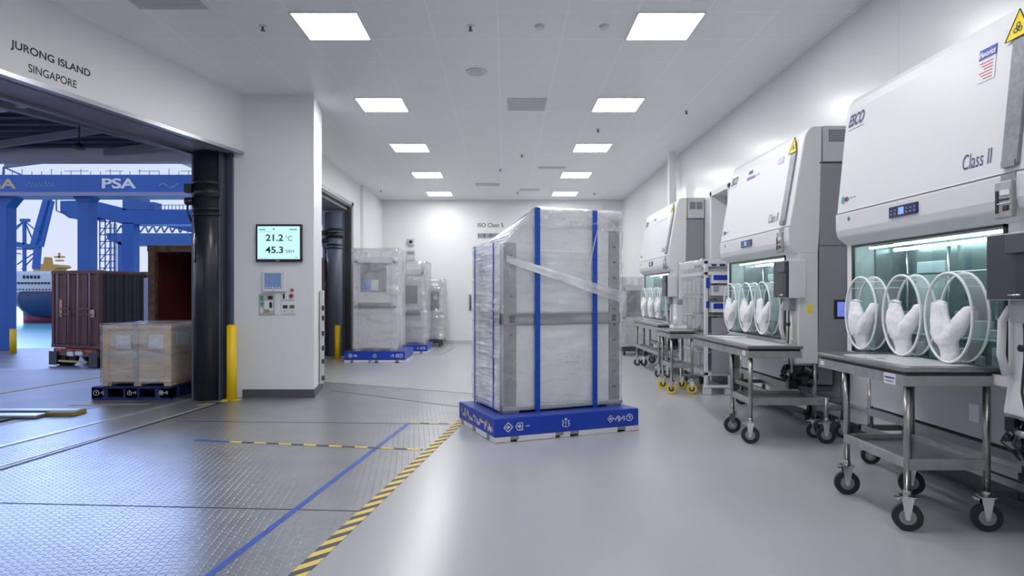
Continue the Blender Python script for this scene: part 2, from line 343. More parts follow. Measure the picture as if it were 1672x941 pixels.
# ================================================================ FLOOR MARKINGS AND STEEL PLATE
def tread():
    m = mat('tread_plate', (.40, .405, .43), .28, .7, noise_amt=.08, noise_scale=3); n = m.node_tree; b = n.nodes['Principled BSDF']
    t = n.nodes.new('ShaderNodeTexCoord'); mp = n.nodes.new('ShaderNodeMapping'); mp.inputs['Rotation'].default_value = (0, 0, math.radians(37))
    n.links.new(t.outputs['Object'], mp.inputs[0]); s = n.nodes.new('ShaderNodeSeparateXYZ'); n.links.new(mp.outputs[0], s.inputs[0])
    p = .036
    X = mnode(n, 'DIVIDE', s.outputs[0], p); Y = mnode(n, 'DIVIDE', s.outputs[1], p)
    fx = mnode(n, 'SUBTRACT', mnode(n, 'FRACT', X), .5); fy = mnode(n, 'SUBTRACT', mnode(n, 'FRACT', Y), .5)
    par = mnode(n, 'FRACT', mnode(n, 'MULTIPLY', mnode(n, 'ADD', mnode(n, 'FLOOR', X), mnode(n, 'FLOOR', Y)), .5))
    sg = mnode(n, 'SUBTRACT', mnode(n, 'MULTIPLY', mnode(n, 'GREATER_THAN', par, .25), 2), 1)
    a = mnode(n, 'ADD', fx, mnode(n, 'MULTIPLY', fy, sg)); c = mnode(n, 'SUBTRACT', fx, mnode(n, 'MULTIPLY', fy, sg))
    e = mnode(n, 'ADD', mnode(n, 'MULTIPLY', mnode(n, 'MULTIPLY', a, a), 14), mnode(n, 'MULTIPLY', mnode(n, 'MULTIPLY', c, c), 1.6))
    h = mnode(n, 'SUBTRACT', 1, e); h.node.use_clamp = True
    bn = n.nodes.new('ShaderNodeBump'); bn.inputs['Strength'].default_value = .8; bn.inputs['Distance'].default_value = .007
    n.links.new(h, bn.inputs['Height']); n.links.new(bn.outputs[0], b.inputs['Normal'])
    return m
TREAD = tread()
struct(MB().prism([(-1.52, 0), (-2.3, -2.5), (-7.2, -2.5), (-6.85, 2.6), (-5.75, 6.6), (-4.98, 9.0), (-4.42, 9.4), (-4.4, 10.83), (-3.0, 10.72), (-.25, 9.35), (-.5, 7.45)], 2, -.2, 0).build('floor', TREAD), 'grey steel tread plate floor by the dock')
def strip(p, q, wd, z0, z1, m, name, lab=None):
    b = MB(); a, c = Vector((*p, (z0 + z1) / 2)), Vector((*q, (z0 + z1) / 2)); b.bar(a, c, wd, z1 - z0)
    return struct(b.build(name, m), lab)
SEAM = mat('plate_seam', (.03, .03, .035), .5); SLIP = mat('metal_lip', (.55, .56, .6), .3, .7)
strip(fl(-150, 813.5), fl(372, 655), .035, -.001, .004, SEAM, 'trim_16'); strip(fl(-150, 807), fl(366, 654.5), .02, -.001, .006, SLIP, 'trim_17')
strip(fl(-150, 768), fl(312, 652), .06, -.001, .008, SLIP, 'trim_18')
strip(fl(-60, 820.5), fl(588, 835), .012, -.001, .002, SEAM, 'trim_19'); strip(fl(290, 688), fl(735, 693), .014, -.001, .002, SEAM, 'trim_20')
strip(fl(540, 638), fl(758, 666), .018, -.001, .002, SEAM, 'trim_21'); strip(fl(528, 624), fl(770, 643), .02, -.001, .002, SEAM, 'trim_22')
def stripes(p, q, wd, pitch, name, lean=.9, z=.003, lab=None, col=(.80, .58, .13)):
    m = mat('tape_' + name, col, .5, noise_amt=.08); n = m.node_tree; b = n.nodes['Principled BSDF']
    d = (Vector(q) - Vector(p)); L = d.length; ang = math.atan2(d.y, d.x)
    t = n.nodes.new('ShaderNodeTexCoord'); s = n.nodes.new('ShaderNodeSeparateXYZ'); n.links.new(t.outputs['Object'], s.inputs[0])
    v = mnode(n, 'FRACT', mnode(n, 'DIVIDE', mnode(n, 'ADD', s.outputs[0], mnode(n, 'MULTIPLY', s.outputs[1], lean)), pitch))
    mx = n.nodes.new('ShaderNodeMix'); mx.data_type = 'RGBA'; n.links.new(mnode(n, 'GREATER_THAN', v, .5), mx.inputs[0])
    mx.inputs[6].default_value = (*col, 1); mx.inputs[7].default_value = (.05, .05, .055, 1); n.links.new(mx.outputs[2], b.inputs['Base Color'])
    o = MB().box(0, -wd / 2, 0, L, wd / 2, .002).build(name, m); o.location = (*p, z - .002); o.rotation_euler = (0, 0, ang)
    return struct(o, lab)
stripes((-1.20, 2.4), fl(757, 684), .09, .17, 'trim_23', 1.3, lab='yellow and black hazard tape along the plate edge')
stripes(fl(375, 722), fl(690, 735), .05, .26, 'trim_24', .5, .0035, lab='thin hazard tape across the plate')
stripes(fl(670, 691), fl(742, 693), .03, .22, 'trim_25', .5, .0035)
stripes(fl(325, 663), fl(372, 655.5), .05, .3, 'trim_26', .5, .007)
BTAPE = mat('blue_tape', (.03, .09, .42), .4, noise_amt=.15, noise_scale=8)
strip((-1.63, 2.4), fl(668, 691), .045, 0, .0025, BTAPE, 'trim_27', 'blue floor tape running beside the hazard tape')
strip(fl(318, 719), fl(380, 722), .05, 0, .0028, BTAPE, 'trim_28')
strip(fl(720, 580), fl(742, 567), .05, 0, .002, mat('grey_tape', (.25, .28, .36), .5), 'trim_29'); strip(fl(660, 581), fl(722, 579), .03, 0, .002, MATS['grey_tape'], 'trim_30')

# ================================================================ OUTSIDE
YARD = mat('wet_concrete', (.20, .18, .24), .42, noise_amt=.25, noise_scale=.9, bump=.12, bscale=2.2)
y0 = 12.4; gl = -.95
struct(MB().prism([(-7.2, -2.5), (-40, -2.5), (-40, y0), (-7.2, y0), (-7.2, 28.5), (-4.42, 28.5), (-4.42, 9.4), (-4.98, 9.0), (-5.75, 6.6), (-6.85, 2.6)], 2, -1.2, -.004).build('yard_floor', YARD), 'wet grey yard floor outside the dock')
b = MB(); b.prism([(y0, -.004), (21, gl), (29, gl), (29, -3.2), (y0, -3.2)], 0, -60, -7.2)
struct(b.build('yard_ramp_floor', YARD))
struct(MB().prism([(-4.42, 28.5), (20, 28.5), (20, 19.6), (-4.42, 19.6)], 2, -1.2, -.004).build('yard_floor', YARD))
sea = mat('sea_water', (.16, .55, .68), .25, bump=.5, bscale=1.6, noise_amt=.12, noise_scale=.3)
struct(MB().box(-500, 28.8, -3.1, 300, 700, -2.9).build('sea', sea), 'turquoise harbour water')
YL = mat('yard_line', (.62, .50, .24), .5)
strip(fl(-120, 662), fl(168, 614.5), .09, -.004, .003, YL, 'trim_31'); strip(fl(112, 662), fl(246, 660), .035, -.004, .003, YL, 'trim_32')
# canopy
can = struct(MB().box(-11.5, 3, 4.27, -4.6, 12.5, 4.35).build('canopy_roof', CANO))
b = MB()
for k in range(24):
    y = 3.2 + k * .4; b.box(-11.5, y, 4.22, -4.8, y + .12, 4.27)
struct(b.build('canopy_roof_rib', CANO))
b = MB().box(-11.5, 12.2, 3.99, -4.5, 12.45, 4.27).build('canopy_beam', CANB); struct(b)
for k, (x, y) in enumerate(((-6.2, 8.82), (-6.0, 7.6), (-5.6, 10.1), (-5.4, 11.3), (-6.6, 6.3))):
    w_ = .10 if k < 2 else .06
    struct(MB().bar((x, y, 4.16), (x - 5, y + 5 * .42, 4.16), w_, .12).build('canopy_beam', CANB if k < 2 else mat('canopy_purlin', (.24, .27, .32), .5)))
struct(MB().bar((-9.5, 3.2, 4.1), (-5.6, 12.2, 4.1), .12, .1).build('canopy_beam', MATS['canopy_purlin']))
t = empty('hanging_lamp', (-6.55, 9.9, 3.7), 'small dark fitting hanging under the dock canopy', 'lamp')
MB().cyl((0, 0, .08), (0, 0, .55), .012).build('rod', BLACK, t); MB().cyl((0, 0, 0), (0, 0, .08), .09, .05).build('lamp_shade', BLACK, t)
# dock leveller lip in the floor
t = empty('dock_leveller', (-5.95, 7.6, 0), 'raised steel dock leveller lip at the left edge of the yard', 'dock leveller')
MB().box(-2, -.05, .005, .45, .12, .035).build('front_lip', SLIP, t, .004); MB().box(-2, .2, .02, .75, .34, .05).build('rear_lip', mat('grey_lip', (.3, .32, .4), .3, .6), t, .004)
MB().box(-2, -.25, .0, .2, -.06, .012).box(-2, .12, 0, .6, .2, .012).build('gap', RUBBER, t); MB().box(.45, .1, .0, .78, .36, .045).build('lip_hinge', mat('worn_yellow', (.28, .22, .06), .5), t, .006)

def wheelset(parent, x, y, z, r, wd, name='wheel'):
    o = MB().cyl((x - wd / 2, y, z), (x + wd / 2, y, z), r, n=24).build(name, RUBBER, parent, .02)
    MB().cyl((x - wd / 2 - .01, y, z), (x + wd / 2 + .01, y, z), r * .5, n=16).build('hub', GREY, o); return o
def corrugated(p, q, z0, z1, pitch=.28, dep=.045, thick=.02):
    p, q = Vector(p), Vector(q); d = q - p; L = d.length; d.normalize(); nn = Vector((d.y, -d.x)); k = max(1, int(L / pitch)); pts = []
    for i in range(k):
        for f, o in ((0, 0), (.3, 0), (.5, 1), (.8, 1)): pts.append(p + d * (L * (i + f) / k) + nn * o * dep)
    pts.append(q); return [(v.x, v.y) for v in pts] + [(v.x - nn.x * thick, v.y - nn.y * thick) for v in (q, p)]
def castings(b, w, l, h, s=.16):
    for x in (0, w - s):
        for y in (0, l - s):
            for z in (0, h - s * .75): b.box(x - .01, y - .01, z, x + s + .01, y + s + .01, z + s * .75)
def container(name, loc, rz, w, l, h, label, openend, m_side, m_in):
    t = empty(name, loc, label, 'container', None, rz)
    b = MB()
    for x in (0, w - .13):
        for y in (0, l - .13): b.box(x, y, 0, x + .13, y + .13, h)
    for z in (0, h - .13): b.box(0, 0, z, w, .12, z + .13); b.box(0, l - .12, z, w, l, z + .13); b.box(0, 0, z, .08, l, z + .1); b.box(w - .08, 0, z, w, l, z + .1)
    b.build('frame', RUST if openend else m_side, t, .01); b = MB(); castings(b, w, l, h); each(b, 'corner_casting', RUST, t, .01)
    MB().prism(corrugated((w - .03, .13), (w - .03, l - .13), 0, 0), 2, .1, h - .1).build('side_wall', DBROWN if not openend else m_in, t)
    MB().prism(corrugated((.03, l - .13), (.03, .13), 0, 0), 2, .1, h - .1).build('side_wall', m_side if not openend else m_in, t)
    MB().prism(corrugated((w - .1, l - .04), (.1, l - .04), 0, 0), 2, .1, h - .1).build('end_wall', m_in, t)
    MB().box(.03, .03, h - .05, w - .03, l - .03, h - .02).build('roof', m_side, t); MB().box(.03, .03, .05, w - .03, l - .03, .12).build('deck', m_in, t)
    return t
c1p, c1f = Vector((-15.43, 21.9)), Vector((-13.26, 21.0)); ang = math.atan2(c1f.y - c1p.y, c1f.x - c1p.x)
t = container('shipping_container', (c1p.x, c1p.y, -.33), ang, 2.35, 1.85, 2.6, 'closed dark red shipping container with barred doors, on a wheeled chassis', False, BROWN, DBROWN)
for k in (0, 1):
    x = .14 + k * 1.045
    d = MB().box(x, .02, .14, x + 1.025, .08, 2.46).box(x + .28, -.0, .14, x + .62, .03, 2.46).build('door', BROWN, t, .008)
    for xx in (.2, .76):
        MB().cyl((x + xx, -.03, .1), (x + xx, -.03, 2.5), .022, n=10).build('lock_rod', mat('rod_grey', (.34, .26, .26), .5), d)
    MB().box(x + .2, -.05, 1.3, x + .8, -.03, 1.35).box(x + .3, -.05, 1.12, x + .9, -.03, 1.16).build('handle', RUST, d)
    MB().box(x + (.3 if k == 0 else .72), -.02, 1.05, x + (.42 if k == 0 else .98), -.005, (1.62 if k == 0 else 1.3)).build('sticker', mat('faded_label', (.62, .40, .25), .6), d)
t = empty('trailer_chassis', (c1p.x, c1p.y, -.95), 'wheeled trailer chassis carrying the closed red container', 'trailer', None, ang)
MB().box(.1, .0, .36, 2.25, .1, .60).box(.5, .1, .4, .7, 1.8, .6).box(1.65, .1, .4, 1.85, 1.8, .6).build('frame', RUST, t, .01)
MB().box(.5, -.1, .16, 1.9, -.05, .22).build('bumper_bar', mat('chassis_yellow', (.6, .5, .2), .5), t); each(MB().box(.85, -.04, .36, 1.15, 0, .5).box(1.25, -.04, .4, 1.6, 0, .52), 'number_plate', PAPER, t)
b = MB()
for x in (.25, .8, 1.3, 1.75): b.box(x, -.02, .5, x + .3, 0, .58)
each(b, 'tail_light', RINK, t)
for x in (.12, .5, 1.9, 2.25): wheelset(t, x, .3, .25, .25, .24); wheelset(t, x, 1.3, .25, .25, .24)
for x in (-.02, 1.98): MB().box(x, -.08, .04, x + .4, -.05, .5).build('mudflap', DGREY, t)
t = container('shipping_container', (-6.80, 12.25, 0), 0, 2.34, 5.2, 2.40, 'open empty maroon shipping container standing behind the wooden crate', True, MAROON, MAROON)
t = empty('tank_unit', (-9.55, 17.0, -.5), 'pale grey tank unit between the two shipping containers', 'tank')
MB().box(0, 0, 0, .8, .8, 2.4).build('body', mat('pale_blue_grey', (.42, .46, .6), .5), t, .03); MB().cyl((.4, -.02, .2), (.4, -.02, 2.3), .04).build('pipe', LGREY, t)

# wooden crate on its pallet
def emblem(b, c, xd, yd, s, kind):
    c, xd, yd = Vector(c), Vector(xd), Vector(yd); nd = xd.cross(yd) * .003
    def pl(pts, wd=.12):
        for (a, d), (e_, f) in zip(pts, pts[1:]): b.bar(c + xd * a * s + yd * d * s + nd, c + xd * e_ * s + yd * f * s + nd, wd * s, .002, up=tuple(nd.normalized()))
    if kind == 0: pl([(-1, 0), (0, 1), (1, 0), (0, -1), (-1, 0)], .16); pl([(-.5, 0), (.5, 0)], .2); pl([(0, -.4), (0, .4)], .2); pl([(-.35, -.2), (.1, .35)], .14)
    elif kind == 1: pl([(-1, 0), (-.5, .85), (.7, .85), (.7, -.85), (-.5, -.85), (-1, 0)], .18); pl([(-.5, 0), (.4, 0)], .2); pl([(.1, .5), (.1, -.5), (-.4, .1), (.1, .5)], .14)
    elif kind == 2: pl([(0, -.6), (0, 1)], .14); pl([(-.35, .6), (0, 1), (.35, .6)], .16); pl([(-.9, .5), (-.5, .1), (-.9, -.3), (-.6, -.9)], .16); pl([(.9, .5), (.5, .1), (.9, -.3), (.6, -.9)], .16); pl([(-.3, -.9), (.3, -.9)], .2)
    elif kind == 3: pl([(-.9, -.6), (-.2, .7), (.6, .4), (-.1, -.1), (.7, -.5), (0, -.9)], .2); pl([(-1.6, 0), (-.9, 0)], .2)
    elif kind == 4: pl([(-.5, -.9), (-1, -.2), (-.8, .6), (0, .95), (.8, .6), (1, -.2), (.5, -.9), (-.5, -.9)], .17); pl([(-.3, .3), (.3, .3), (0, -.4)], .2)
def pallet_emblems(parent, L, z, s, layout, m=LINK, name='marking', y=-.001):
    b = MB()
    for f, kind, k in layout: emblem(b, (f * L, y, z), XC, ZC, s * k, kind)
    return b.build(name, m, parent)
px0, py0 = -5.73, 8.92
t = empty('pallet', (px0, py0, 0), 'navy pallet with fork openings under the wooden crate', 'pallet')
MB().box(0, 0, .15, 1.1, 1.5, .175).box(0, 0, 0, 1.1, 1.5, .025).build('deck', NAVY, t, .003)
b = MB()
for x in (0, .47, .95):
    for y in (0, .68, 1.35): b.box(x, y, .025, x + (.15 if x != .47 else .16), y + .15, .15)
each(b, 'block', NAVY, t)
b = MB().box(0, .0, .02, .22, .02, .16).box(.44, 0, .02, .66, .02, .16).box(.88, 0, .02, 1.1, .02, .16).box(1.08, 0, .02, 1.1, .25, .16).box(1.08, .6, .02, 1.1, .9, .16).box(1.08, 1.25, .02, 1.1, 1.5, .16); each(b, 'side_board', NAVY, t); MB().box(.04, .6, .025, 1.06, .66, .15).build('light_block_board', NAVY, t); MB().box(0, .02, .02, .02, 1.5, .16).build('side_board', NAVY, t); MB().box(.02, 1.48, .02, 1.08, 1.5, .16).build('side_board', NAVY, t)  # inner, left and back boards added to keep the fork openings dark
pallet_emblems(t, 1.1, .095, .035, [(.06, 4, 1.1), (.14, 3, .8), (.48, 2, 1), (.55, 3, .7), (.88, 1, .9), (.95, 3, .8)])
t = empty('wooden_crate', (px0 + .10, py0 + .08, .175), 'film-wrapped pale wooden crate on the navy pallet', 'crate')
W_, D_, H_ = .96, 1.32, .86
MB().box(.02, .02, .07, W_ - .02, D_ - .02, H_).build('plywood_panel', WOOD, t)
for x, wd in ((.0, .10), (.86, .12)): each(MB().box(x, 0, .0, x + wd - .02, .03, H_), 'corner_post', TIMBER, t, .003)
MB().box(0, -.005, .8, W_, .02, H_).box(W_ - .02, 0, .8, W_ + .005, D_, H_).box(0, -.003, .06, W_, .02, .12).box(W_ - .02, 0, .06, W_ + .004, D_, .12).build('batten', WOOD, t, .003)
for x in (0, .42, .84): MB().box(x + .01, .02, 0, x + .11, D_ - .02, .07).build('runner', TIMBER, t)
for x in (.46,): MB().box(x, -.012, .05, x + .035, 0, H_ + .005).build('strap', mat('grey_strap', (.4, .42, .5), .4), t)
for y in (.62,): MB().box(W_, y, .05, W_ + .012, y + .03, H_ + .005).build('strap', MATS['grey_strap'], t)
MB().box(0, -.010, .43, W_ + .01, 0, .455).box(W_, 0, .43, W_ + .01, D_, .455).build('strap', MATS['grey_strap'], t)
for x in (.19, .65): p_ = MB().box(x, -.008, .52, x + .21, -.001, .72).build('shipping_label', PAPER, t)
for y in (.15, .75): each(MB().box(W_ + .001, y, .55, W_ + .008, y + .32, .74), 'shipping_label', PAPER, t)
def film_shell(x0, x1, y0, y1, z0, z1, res, amp, seed, clamp=None, name='stretch_film', m=FILM, parent=None, bottom=False, waist=None, fine=5.):
    bm = bmesh.new(); cnt = {}
    nx, ny, nz = [max(2, round((b_ - a_) / res)) for a_, b_ in ((x0, x1), (y0, y1), (z0, z1))]
    def V(i, j, k):
        if (i, j, k) not in cnt: cnt[i, j, k] = bm.verts.new((x0 + (x1 - x0) * i / nx, y0 + (y1 - y0) * j / ny, z0 + (z1 - z0) * k / nz))
        return cnt[i, j, k]
    for k in range(nz):
        for i in range(nx): bm.faces.new((V(i, 0, k), V(i + 1, 0, k), V(i + 1, 0, k + 1), V(i, 0, k + 1))); bm.faces.new((V(i + 1, ny, k), V(i, ny, k), V(i, ny, k + 1), V(i + 1, ny, k + 1)))
        for j in range(ny): bm.faces.new((V(0, j + 1, k), V(0, j, k), V(0, j, k + 1), V(0, j + 1, k + 1))); bm.faces.new((V(nx, j, k), V(nx, j + 1, k), V(nx, j + 1, k + 1), V(nx, j, k + 1)))
    for i in range(nx):
        for j in range(ny): bm.faces.new((V(i, j, nz), V(i + 1, j, nz), V(i + 1, j + 1, nz), V(i, j + 1, nz)))
    off = Vector((seed * 3.1, seed * 1.7, 0)); cx, cy = (x0 + x1) / 2, (y0 + y1) / 2
    for v in bm.verts:
        p = v.co.copy()
        if clamp: v.co.z = min(v.co.z, clamp(v.co.x, v.co.y))
        q = Vector((p.x * fine * .5, p.y * fine * .5, p.z * fine * 2.2)) + off
        d = (noise.noise(q) * .8 + abs(noise.noise(q * 1.9)) * .7 - .1) * amp
        nd = Vector((0, 0, 0)); 
        if abs(p.x - x0) < 1e-5: nd.x = -1
        if abs(p.x - x1) < 1e-5: nd.x = 1
        if abs(p.y - y0) < 1e-5: nd.y = -1
        if abs(p.y - y1) < 1e-5: nd.y = 1
        if abs(p.z - z1) < 1e-5: nd.z = 1
        if nd.length: v.co += nd.normalized() * max(d, -amp * .2)
        if waist:
            for wz, wa, wr in waist:
                s_ = wa * math.exp(-((p.z - wz) / wr) ** 2); v.co.x += (1 if p.x > cx else -1) * s_ * abs(nd.x); v.co.y += (1 if p.y > cy else -1) * s_ * abs(nd.y)
    for f in bm.faces: f.smooth = True
    me = bpy.data.meshes.new(name); bm.to_mesh(me); bm.free(); me.materials.append(m)
    o = bpy.data.objects.new(name, me); C.objects.link(o); o.parent = parent
    return o
film_shell(-.02, W_ + .025, -.022, D_ + .02, .04, H_ + .015, .05, .012, 3, parent=t, m=film_mat('crate_film', .10, .45, 4, (1, 1, 4)))

# port cranes (real gantries far out in the yard)
G = gl
def X(px, Y): return (px - VX) * Y / FPX
def Z(py, Y): return EYE + (VY - py) * Y / FPX
Yc = 28.0
t = empty('gantry_crane', (X(100, Yc), Yc, G), 'nearest blue gantry crane with a long lettered beam', 'crane')
o_ = Vector(t.location)
def L3(x, y, z): return (x - o_.x, y - o_.y, z - o_.z)
b = MB(); b.box(*L3(X(-160, Yc), Yc - .4, Z(318, Yc)), *L3(X(620, Yc), Yc + .5, Z(288, Yc))); bm_ = b.build('beam', CRANE, t, .02)
b = MB(); b.box(*L3(X(-160, Yc), Yc - .55, Z(323, Yc)), *L3(X(620, Yc), Yc + .6, Z(317, Yc))); b.build('flange', mat('flange_lilac', (.30, .30, .48), .5), t)
for a, c in ((-12, 16), (131, 150), (560, 590)):
    b = MB(); b.box(*L3(X(a, Yc), Yc - .2, G), *L3(X(c, Yc), Yc + .4, Z(322, Yc))); b.build('leg', CRANE, t, .02)
b = MB(); b.prism([(X(16, Yc) - o_.x, Z(340, Yc) - G), (X(16, Yc) - o_.x, Z(323, Yc) - G), (X(30, Yc) - o_.x, Z(323, Yc) - G)], 1, -.25, .35)
b.prism([(X(125, Yc) - o_.x, Z(323, Yc) - G), (X(131, Yc) - o_.x, Z(330, Yc) - G), (X(150, Yc) - o_.x, Z(330, Yc) - G), (X(156, Yc) - o_.x, Z(323, Yc) - G)], 1, -.25, .35); each(b, 'gusset', CRANE, t)
b = MB()
for k in range(30):
    x = X(-60 + 16 * k, Yc); b.bar(L3(x, Yc, Z(288, Yc)), L3(x, Yc, Z(280 if k % 3 else 276, Yc)), .02)
for a, c in ((105, 145), (172, 200), (225, 260), (295, 330)): b.bar(L3(X(a, Yc), Yc, Z(279.5, Yc)), L3(X(c, Yc), Yc, Z(279.5, Yc)), .02)
b.bar(L3(X(6, Yc), Yc, Z(273, Yc)), L3(X(40, Yc), Yc, Z(288, Yc)), .06); b.bar(L3(X(6, Yc), Yc, Z(273, Yc)), L3(X(6, Yc), Yc, Z(288, Yc)), .06); b.build('railing', CRANE2, t)
text('PSA', L3(X(176, Yc), Yc - .41, Z(310.5, Yc)), XC, ZC, X(231, Yc) - X(176, Yc), .44, LINK, bm_, .03)
text('PSA', L3(X(-18, Yc), Yc - .41, Z(311, Yc)), XC, ZC, 1.5, .44, mat('faded_yellow', (.62, .48, .3), .5), bm_, .03)
b = MB()
for k in range(26):
    a = 55 + k * 1.8 if k < 26 else 0; yy = 306 + 3 * math.sin(k * 2.1); b.box(*L3(X(a, Yc), Yc - .42, Z(yy, Yc)), *L3(X(a + .9, Yc), Yc - .4, Z(yy - 1.5 - random.random() * 2, Yc)))
for k in range(16):
    a = 268 + k * 2; yy = 307 - 3 * math.sin(k * .5); b.box(*L3(X(a, Yc), Yc - .42, Z(yy, Yc)), *L3(X(a + 1, Yc), Yc - .4, Z(yy - 1 - random.random() * 3, Yc)))
b.build('worn_lettering', mat('faded_white', (.35, .42, .62), .5), bm_)
# second crane: stepped girder
Y2 = 36.
t = empty('gantry_crane', (X(208, Y2), Y2, G), 'blue gantry crane with a stepped girder behind the nearest beam', 'crane'); o_ = Vector(t.location)
def px(b, x0, y0_, x1, y1_, Y, d): b.box(*L3(X(x0, Y), Y, Z(y1_, Y)), *L3(X(x1, Y), Y + d, Z(y0_, Y)))
b = MB()
def quad(b, pts, Y, d): b.prism([(X(p[0], Y) - o_.x, Z(p[1], Y) - o_.z) for p in pts], 1, Y - o_.y, Y - o_.y + d)
quad(b, [(98, 328), (150, 327), (210, 342), (600, 342), (600, 366), (200, 366), (150, 352), (150, 357), (112, 356), (98, 346)], Y2, 1.2); b.build('girder', CRANE, t, .02)
b = MB(); px(b, 199, 364, 218, 600, Y2, .6); b.build('leg', CRANE, t); b = MB(); px(b, 528, 364, 545, 600, Y2, .6); b.build('leg', CRANE, t)
b = MB(); px(b, 200, 323, 232, 343, Y2, .8); px(b, 232, 330, 252, 343, Y2, .8); b.build('machine_house', CRANE2, t)
b = MB()
for k in range(14): x = X(245 + 6 * k, Y2); b.bar(L3(x, Y2, Z(342, Y2)), L3(x, Y2, Z(335, Y2)), .03)
b.bar(L3(X(245, Y2), Y2, Z(335, Y2)), L3(X(330, Y2), Y2, Z(335, Y2)), .03)
b.bar(L3(X(92, Y2), Y2, Z(326, Y2)), L3(X(92, Y2), Y2, Z(344, Y2)), .05); b.bar(L3(X(92, Y2), Y2, Z(344, Y2)), L3(X(110, Y2), Y2, Z(352, Y2)), .05)
b.build('railing', CRANE2, t)
b = MB(); 
for x in (152, 161, 169, 177): b.bar(L3(X(x, Y2), Y2 + .6, Z(352, Y2)), L3(X(x, Y2), Y2 + .6, G), .05)
for y in range(360, 450, 11): b.bar(L3(X(151, Y2), Y2 + .6, Z(y, Y2)), L3(X(178, Y2), Y2 + .6, Z(y, Y2)), .05)
for k, y in enumerate(range(360, 440, 22)): b.bar(L3(X(152, Y2), Y2 + .6, Z(y + 22, Y2)), L3(X(169, Y2), Y2 + .6, Z(y, Y2)), .04)
b.build('stair_tower', CRANE2, t)
Y3 = 46.
t = empty('gantry_crane', (X(190, Y3), Y3, G), 'farther blue crane with a low girder above the red containers', 'crane'); o_ = Vector(t.location)
b = MB(); quad(b, [(173, 381), (600, 381), (600, 400), (196, 400), (176, 392)], Y3, 1.5); quad(b, [(255, 366), (330, 368), (330, 384)], Y3 + .2, .8); b.build('girder', CRANE2, t)
b = MB(); px(b, 192, 395, 198, 520, Y3, .6); b.build('leg', CRANE2, t)
b = MB()
for k in range(9): b.bar(L3(X(190 + 13 * k, Y3), Y3, Z(380, Y3)), L3(X(198 + 13 * k, Y3), Y3, Z(368, Y3)), .08); b.bar(L3(X(198 + 13 * k, Y3), Y3, Z(368, Y3)), L3(X(203 + 13 * k, Y3), Y3, Z(380, Y3)), .08)
for x in (182, 186, 190): b.bar(L3(X(x, Y3), Y3, Z(365, Y3)), L3(X(x, Y3), Y3, Z(460, Y3)), .04)
b.build('truss', CRANE2, t)
Y4 = 60.
t = empty('quay_crane', (X(57, Y4), Y4, G), 'slewing blue quay crane with a raised double boom beside the ship', 'crane'); o_ = Vector(t.location)
def pb(b, x0, y0_, x1, y1_, w_, Y=Y4): b.bar(L3(X(x0, Y), Y, Z(y0_, Y)), L3(X(x1, Y), Y, Z(y1_, Y)), w_ * Y / FPX)
b = MB(); pb(b, 55, 405, 80, 318, 9); pb(b, 68, 403, 86, 328, 4.5); b.build('boom', CRANE, t)
b = MB(); pb(b, 62, 400, 59, 440, 8); pb(b, 40, 360, 40, 443, 4); b.build('tower', CRANE, t)
b = MB(); pb(b, 0, 392, 56, 402, 4); pb(b, 0, 406, 58, 407, 2.5); pb(b, 0, 398, 56, 404, 6); b.build('jib', CRANE2, t)
b = MB()
for q in ((-10, 410), (5, 385), (56, 398), (63, 380)): pb(b, 40, 361, q[0], q[1], 1.6)
pb(b, 34, 360, 48, 360, 5); pb(b, 28, 432, 58, 412, 1.6); pb(b, 36, 440, 60, 415, 1.6); pb(b, 15, 412, 34, 415, 1.6)
for k in range(7): f = k / 7; pb(b, 52 + 25 * f, 398 - 80 * f, 58 + 25 * f, 398 - 80 * f, 1); pb(b, 66 + 18 * f, 403 - 75 * f, 72 + 18 * f, 400 - 75 * f, 1)
for k in range(6): f = k / 6; pb(b, 60 + 24 * f, 395 - 72 * f, 70 + 17 * f, 388 - 70 * f, 1.4)
for x in (19, 22): pb(b, x, 350, x, 440, .7)
b.build('stay', CRANE2, t)
# ship
Ys = 100.
t = empty('ship', (X(60, Ys), Ys, -2.9), 'navy and white ship moored beyond the quay', 'ship'); o_ = Vector(t.location)
def hull(z0, z1, name, m, nose0, nose1):
    b = MB(); R = []
    for zz, ns in ((z0, nose0), (z1, nose1)):
        xe = X(ns, Ys); pts = [(xe, Ys + 4, zz), (xe + .8, Ys + 1.2, zz), (xe + 2.4, Ys, zz), (X(230, Ys), Ys, zz), (X(230, Ys), Ys + 9, zz), (xe + 2.4, Ys + 9, zz), (xe + .8, Ys + 7, zz)]
        R.append([L3(*p) for p in pts])
    b.loft(R); return b.build(name, m, t)
hull(-2.9, Z(515, Ys), 'boot_topping', SHIPR, 20, 20); hull(Z(515, Ys), Z(500, Ys), 'lower_hull', mat('ship_blue', (.03, .12, .32), .4), 20, 18)
b = MB(); R = []
for yy, ns in ((516, 58), (508, 42), (500, 35), (492, 31), (484, 31), (478, 34), (476, 40)):
    xe = X(ns, Ys); R.append([L3(*p) for p in [(xe, Ys - .8, Z(yy, Ys)), (xe + 1.5, Ys - 2.2, Z(yy, Ys)), (X(225, Ys), Ys - 2.4, Z(yy, Ys)), (X(225, Ys), Ys + 1, Z(yy, Ys)), (xe + 1.5, Ys + 1, Z(yy, Ys))]])
b.loft(R); b.build('bow', SHIPB, t)
b = MB(); px(b, 12, 447, 92, 501, Ys + 1, 6); px(b, 20, 443, 84, 448, Ys + 1.5, 5); b.build('superstructure', SHIPW, t)
b = MB()
for k in range(12): px(b, 18 + 5.4 * k, 461, 21.5 + 5.4 * k, 464, Ys + .9, .2); px(b, 20 + 5.4 * k, 472, 22 + 5.4 * k, 474, Ys + .9, .2)
for k in range(5): px(b, 37 + 6 * k, 450, 40.5 + 6 * k, 455, Ys + .9, .2)
b.build('porthole', KINK, t)
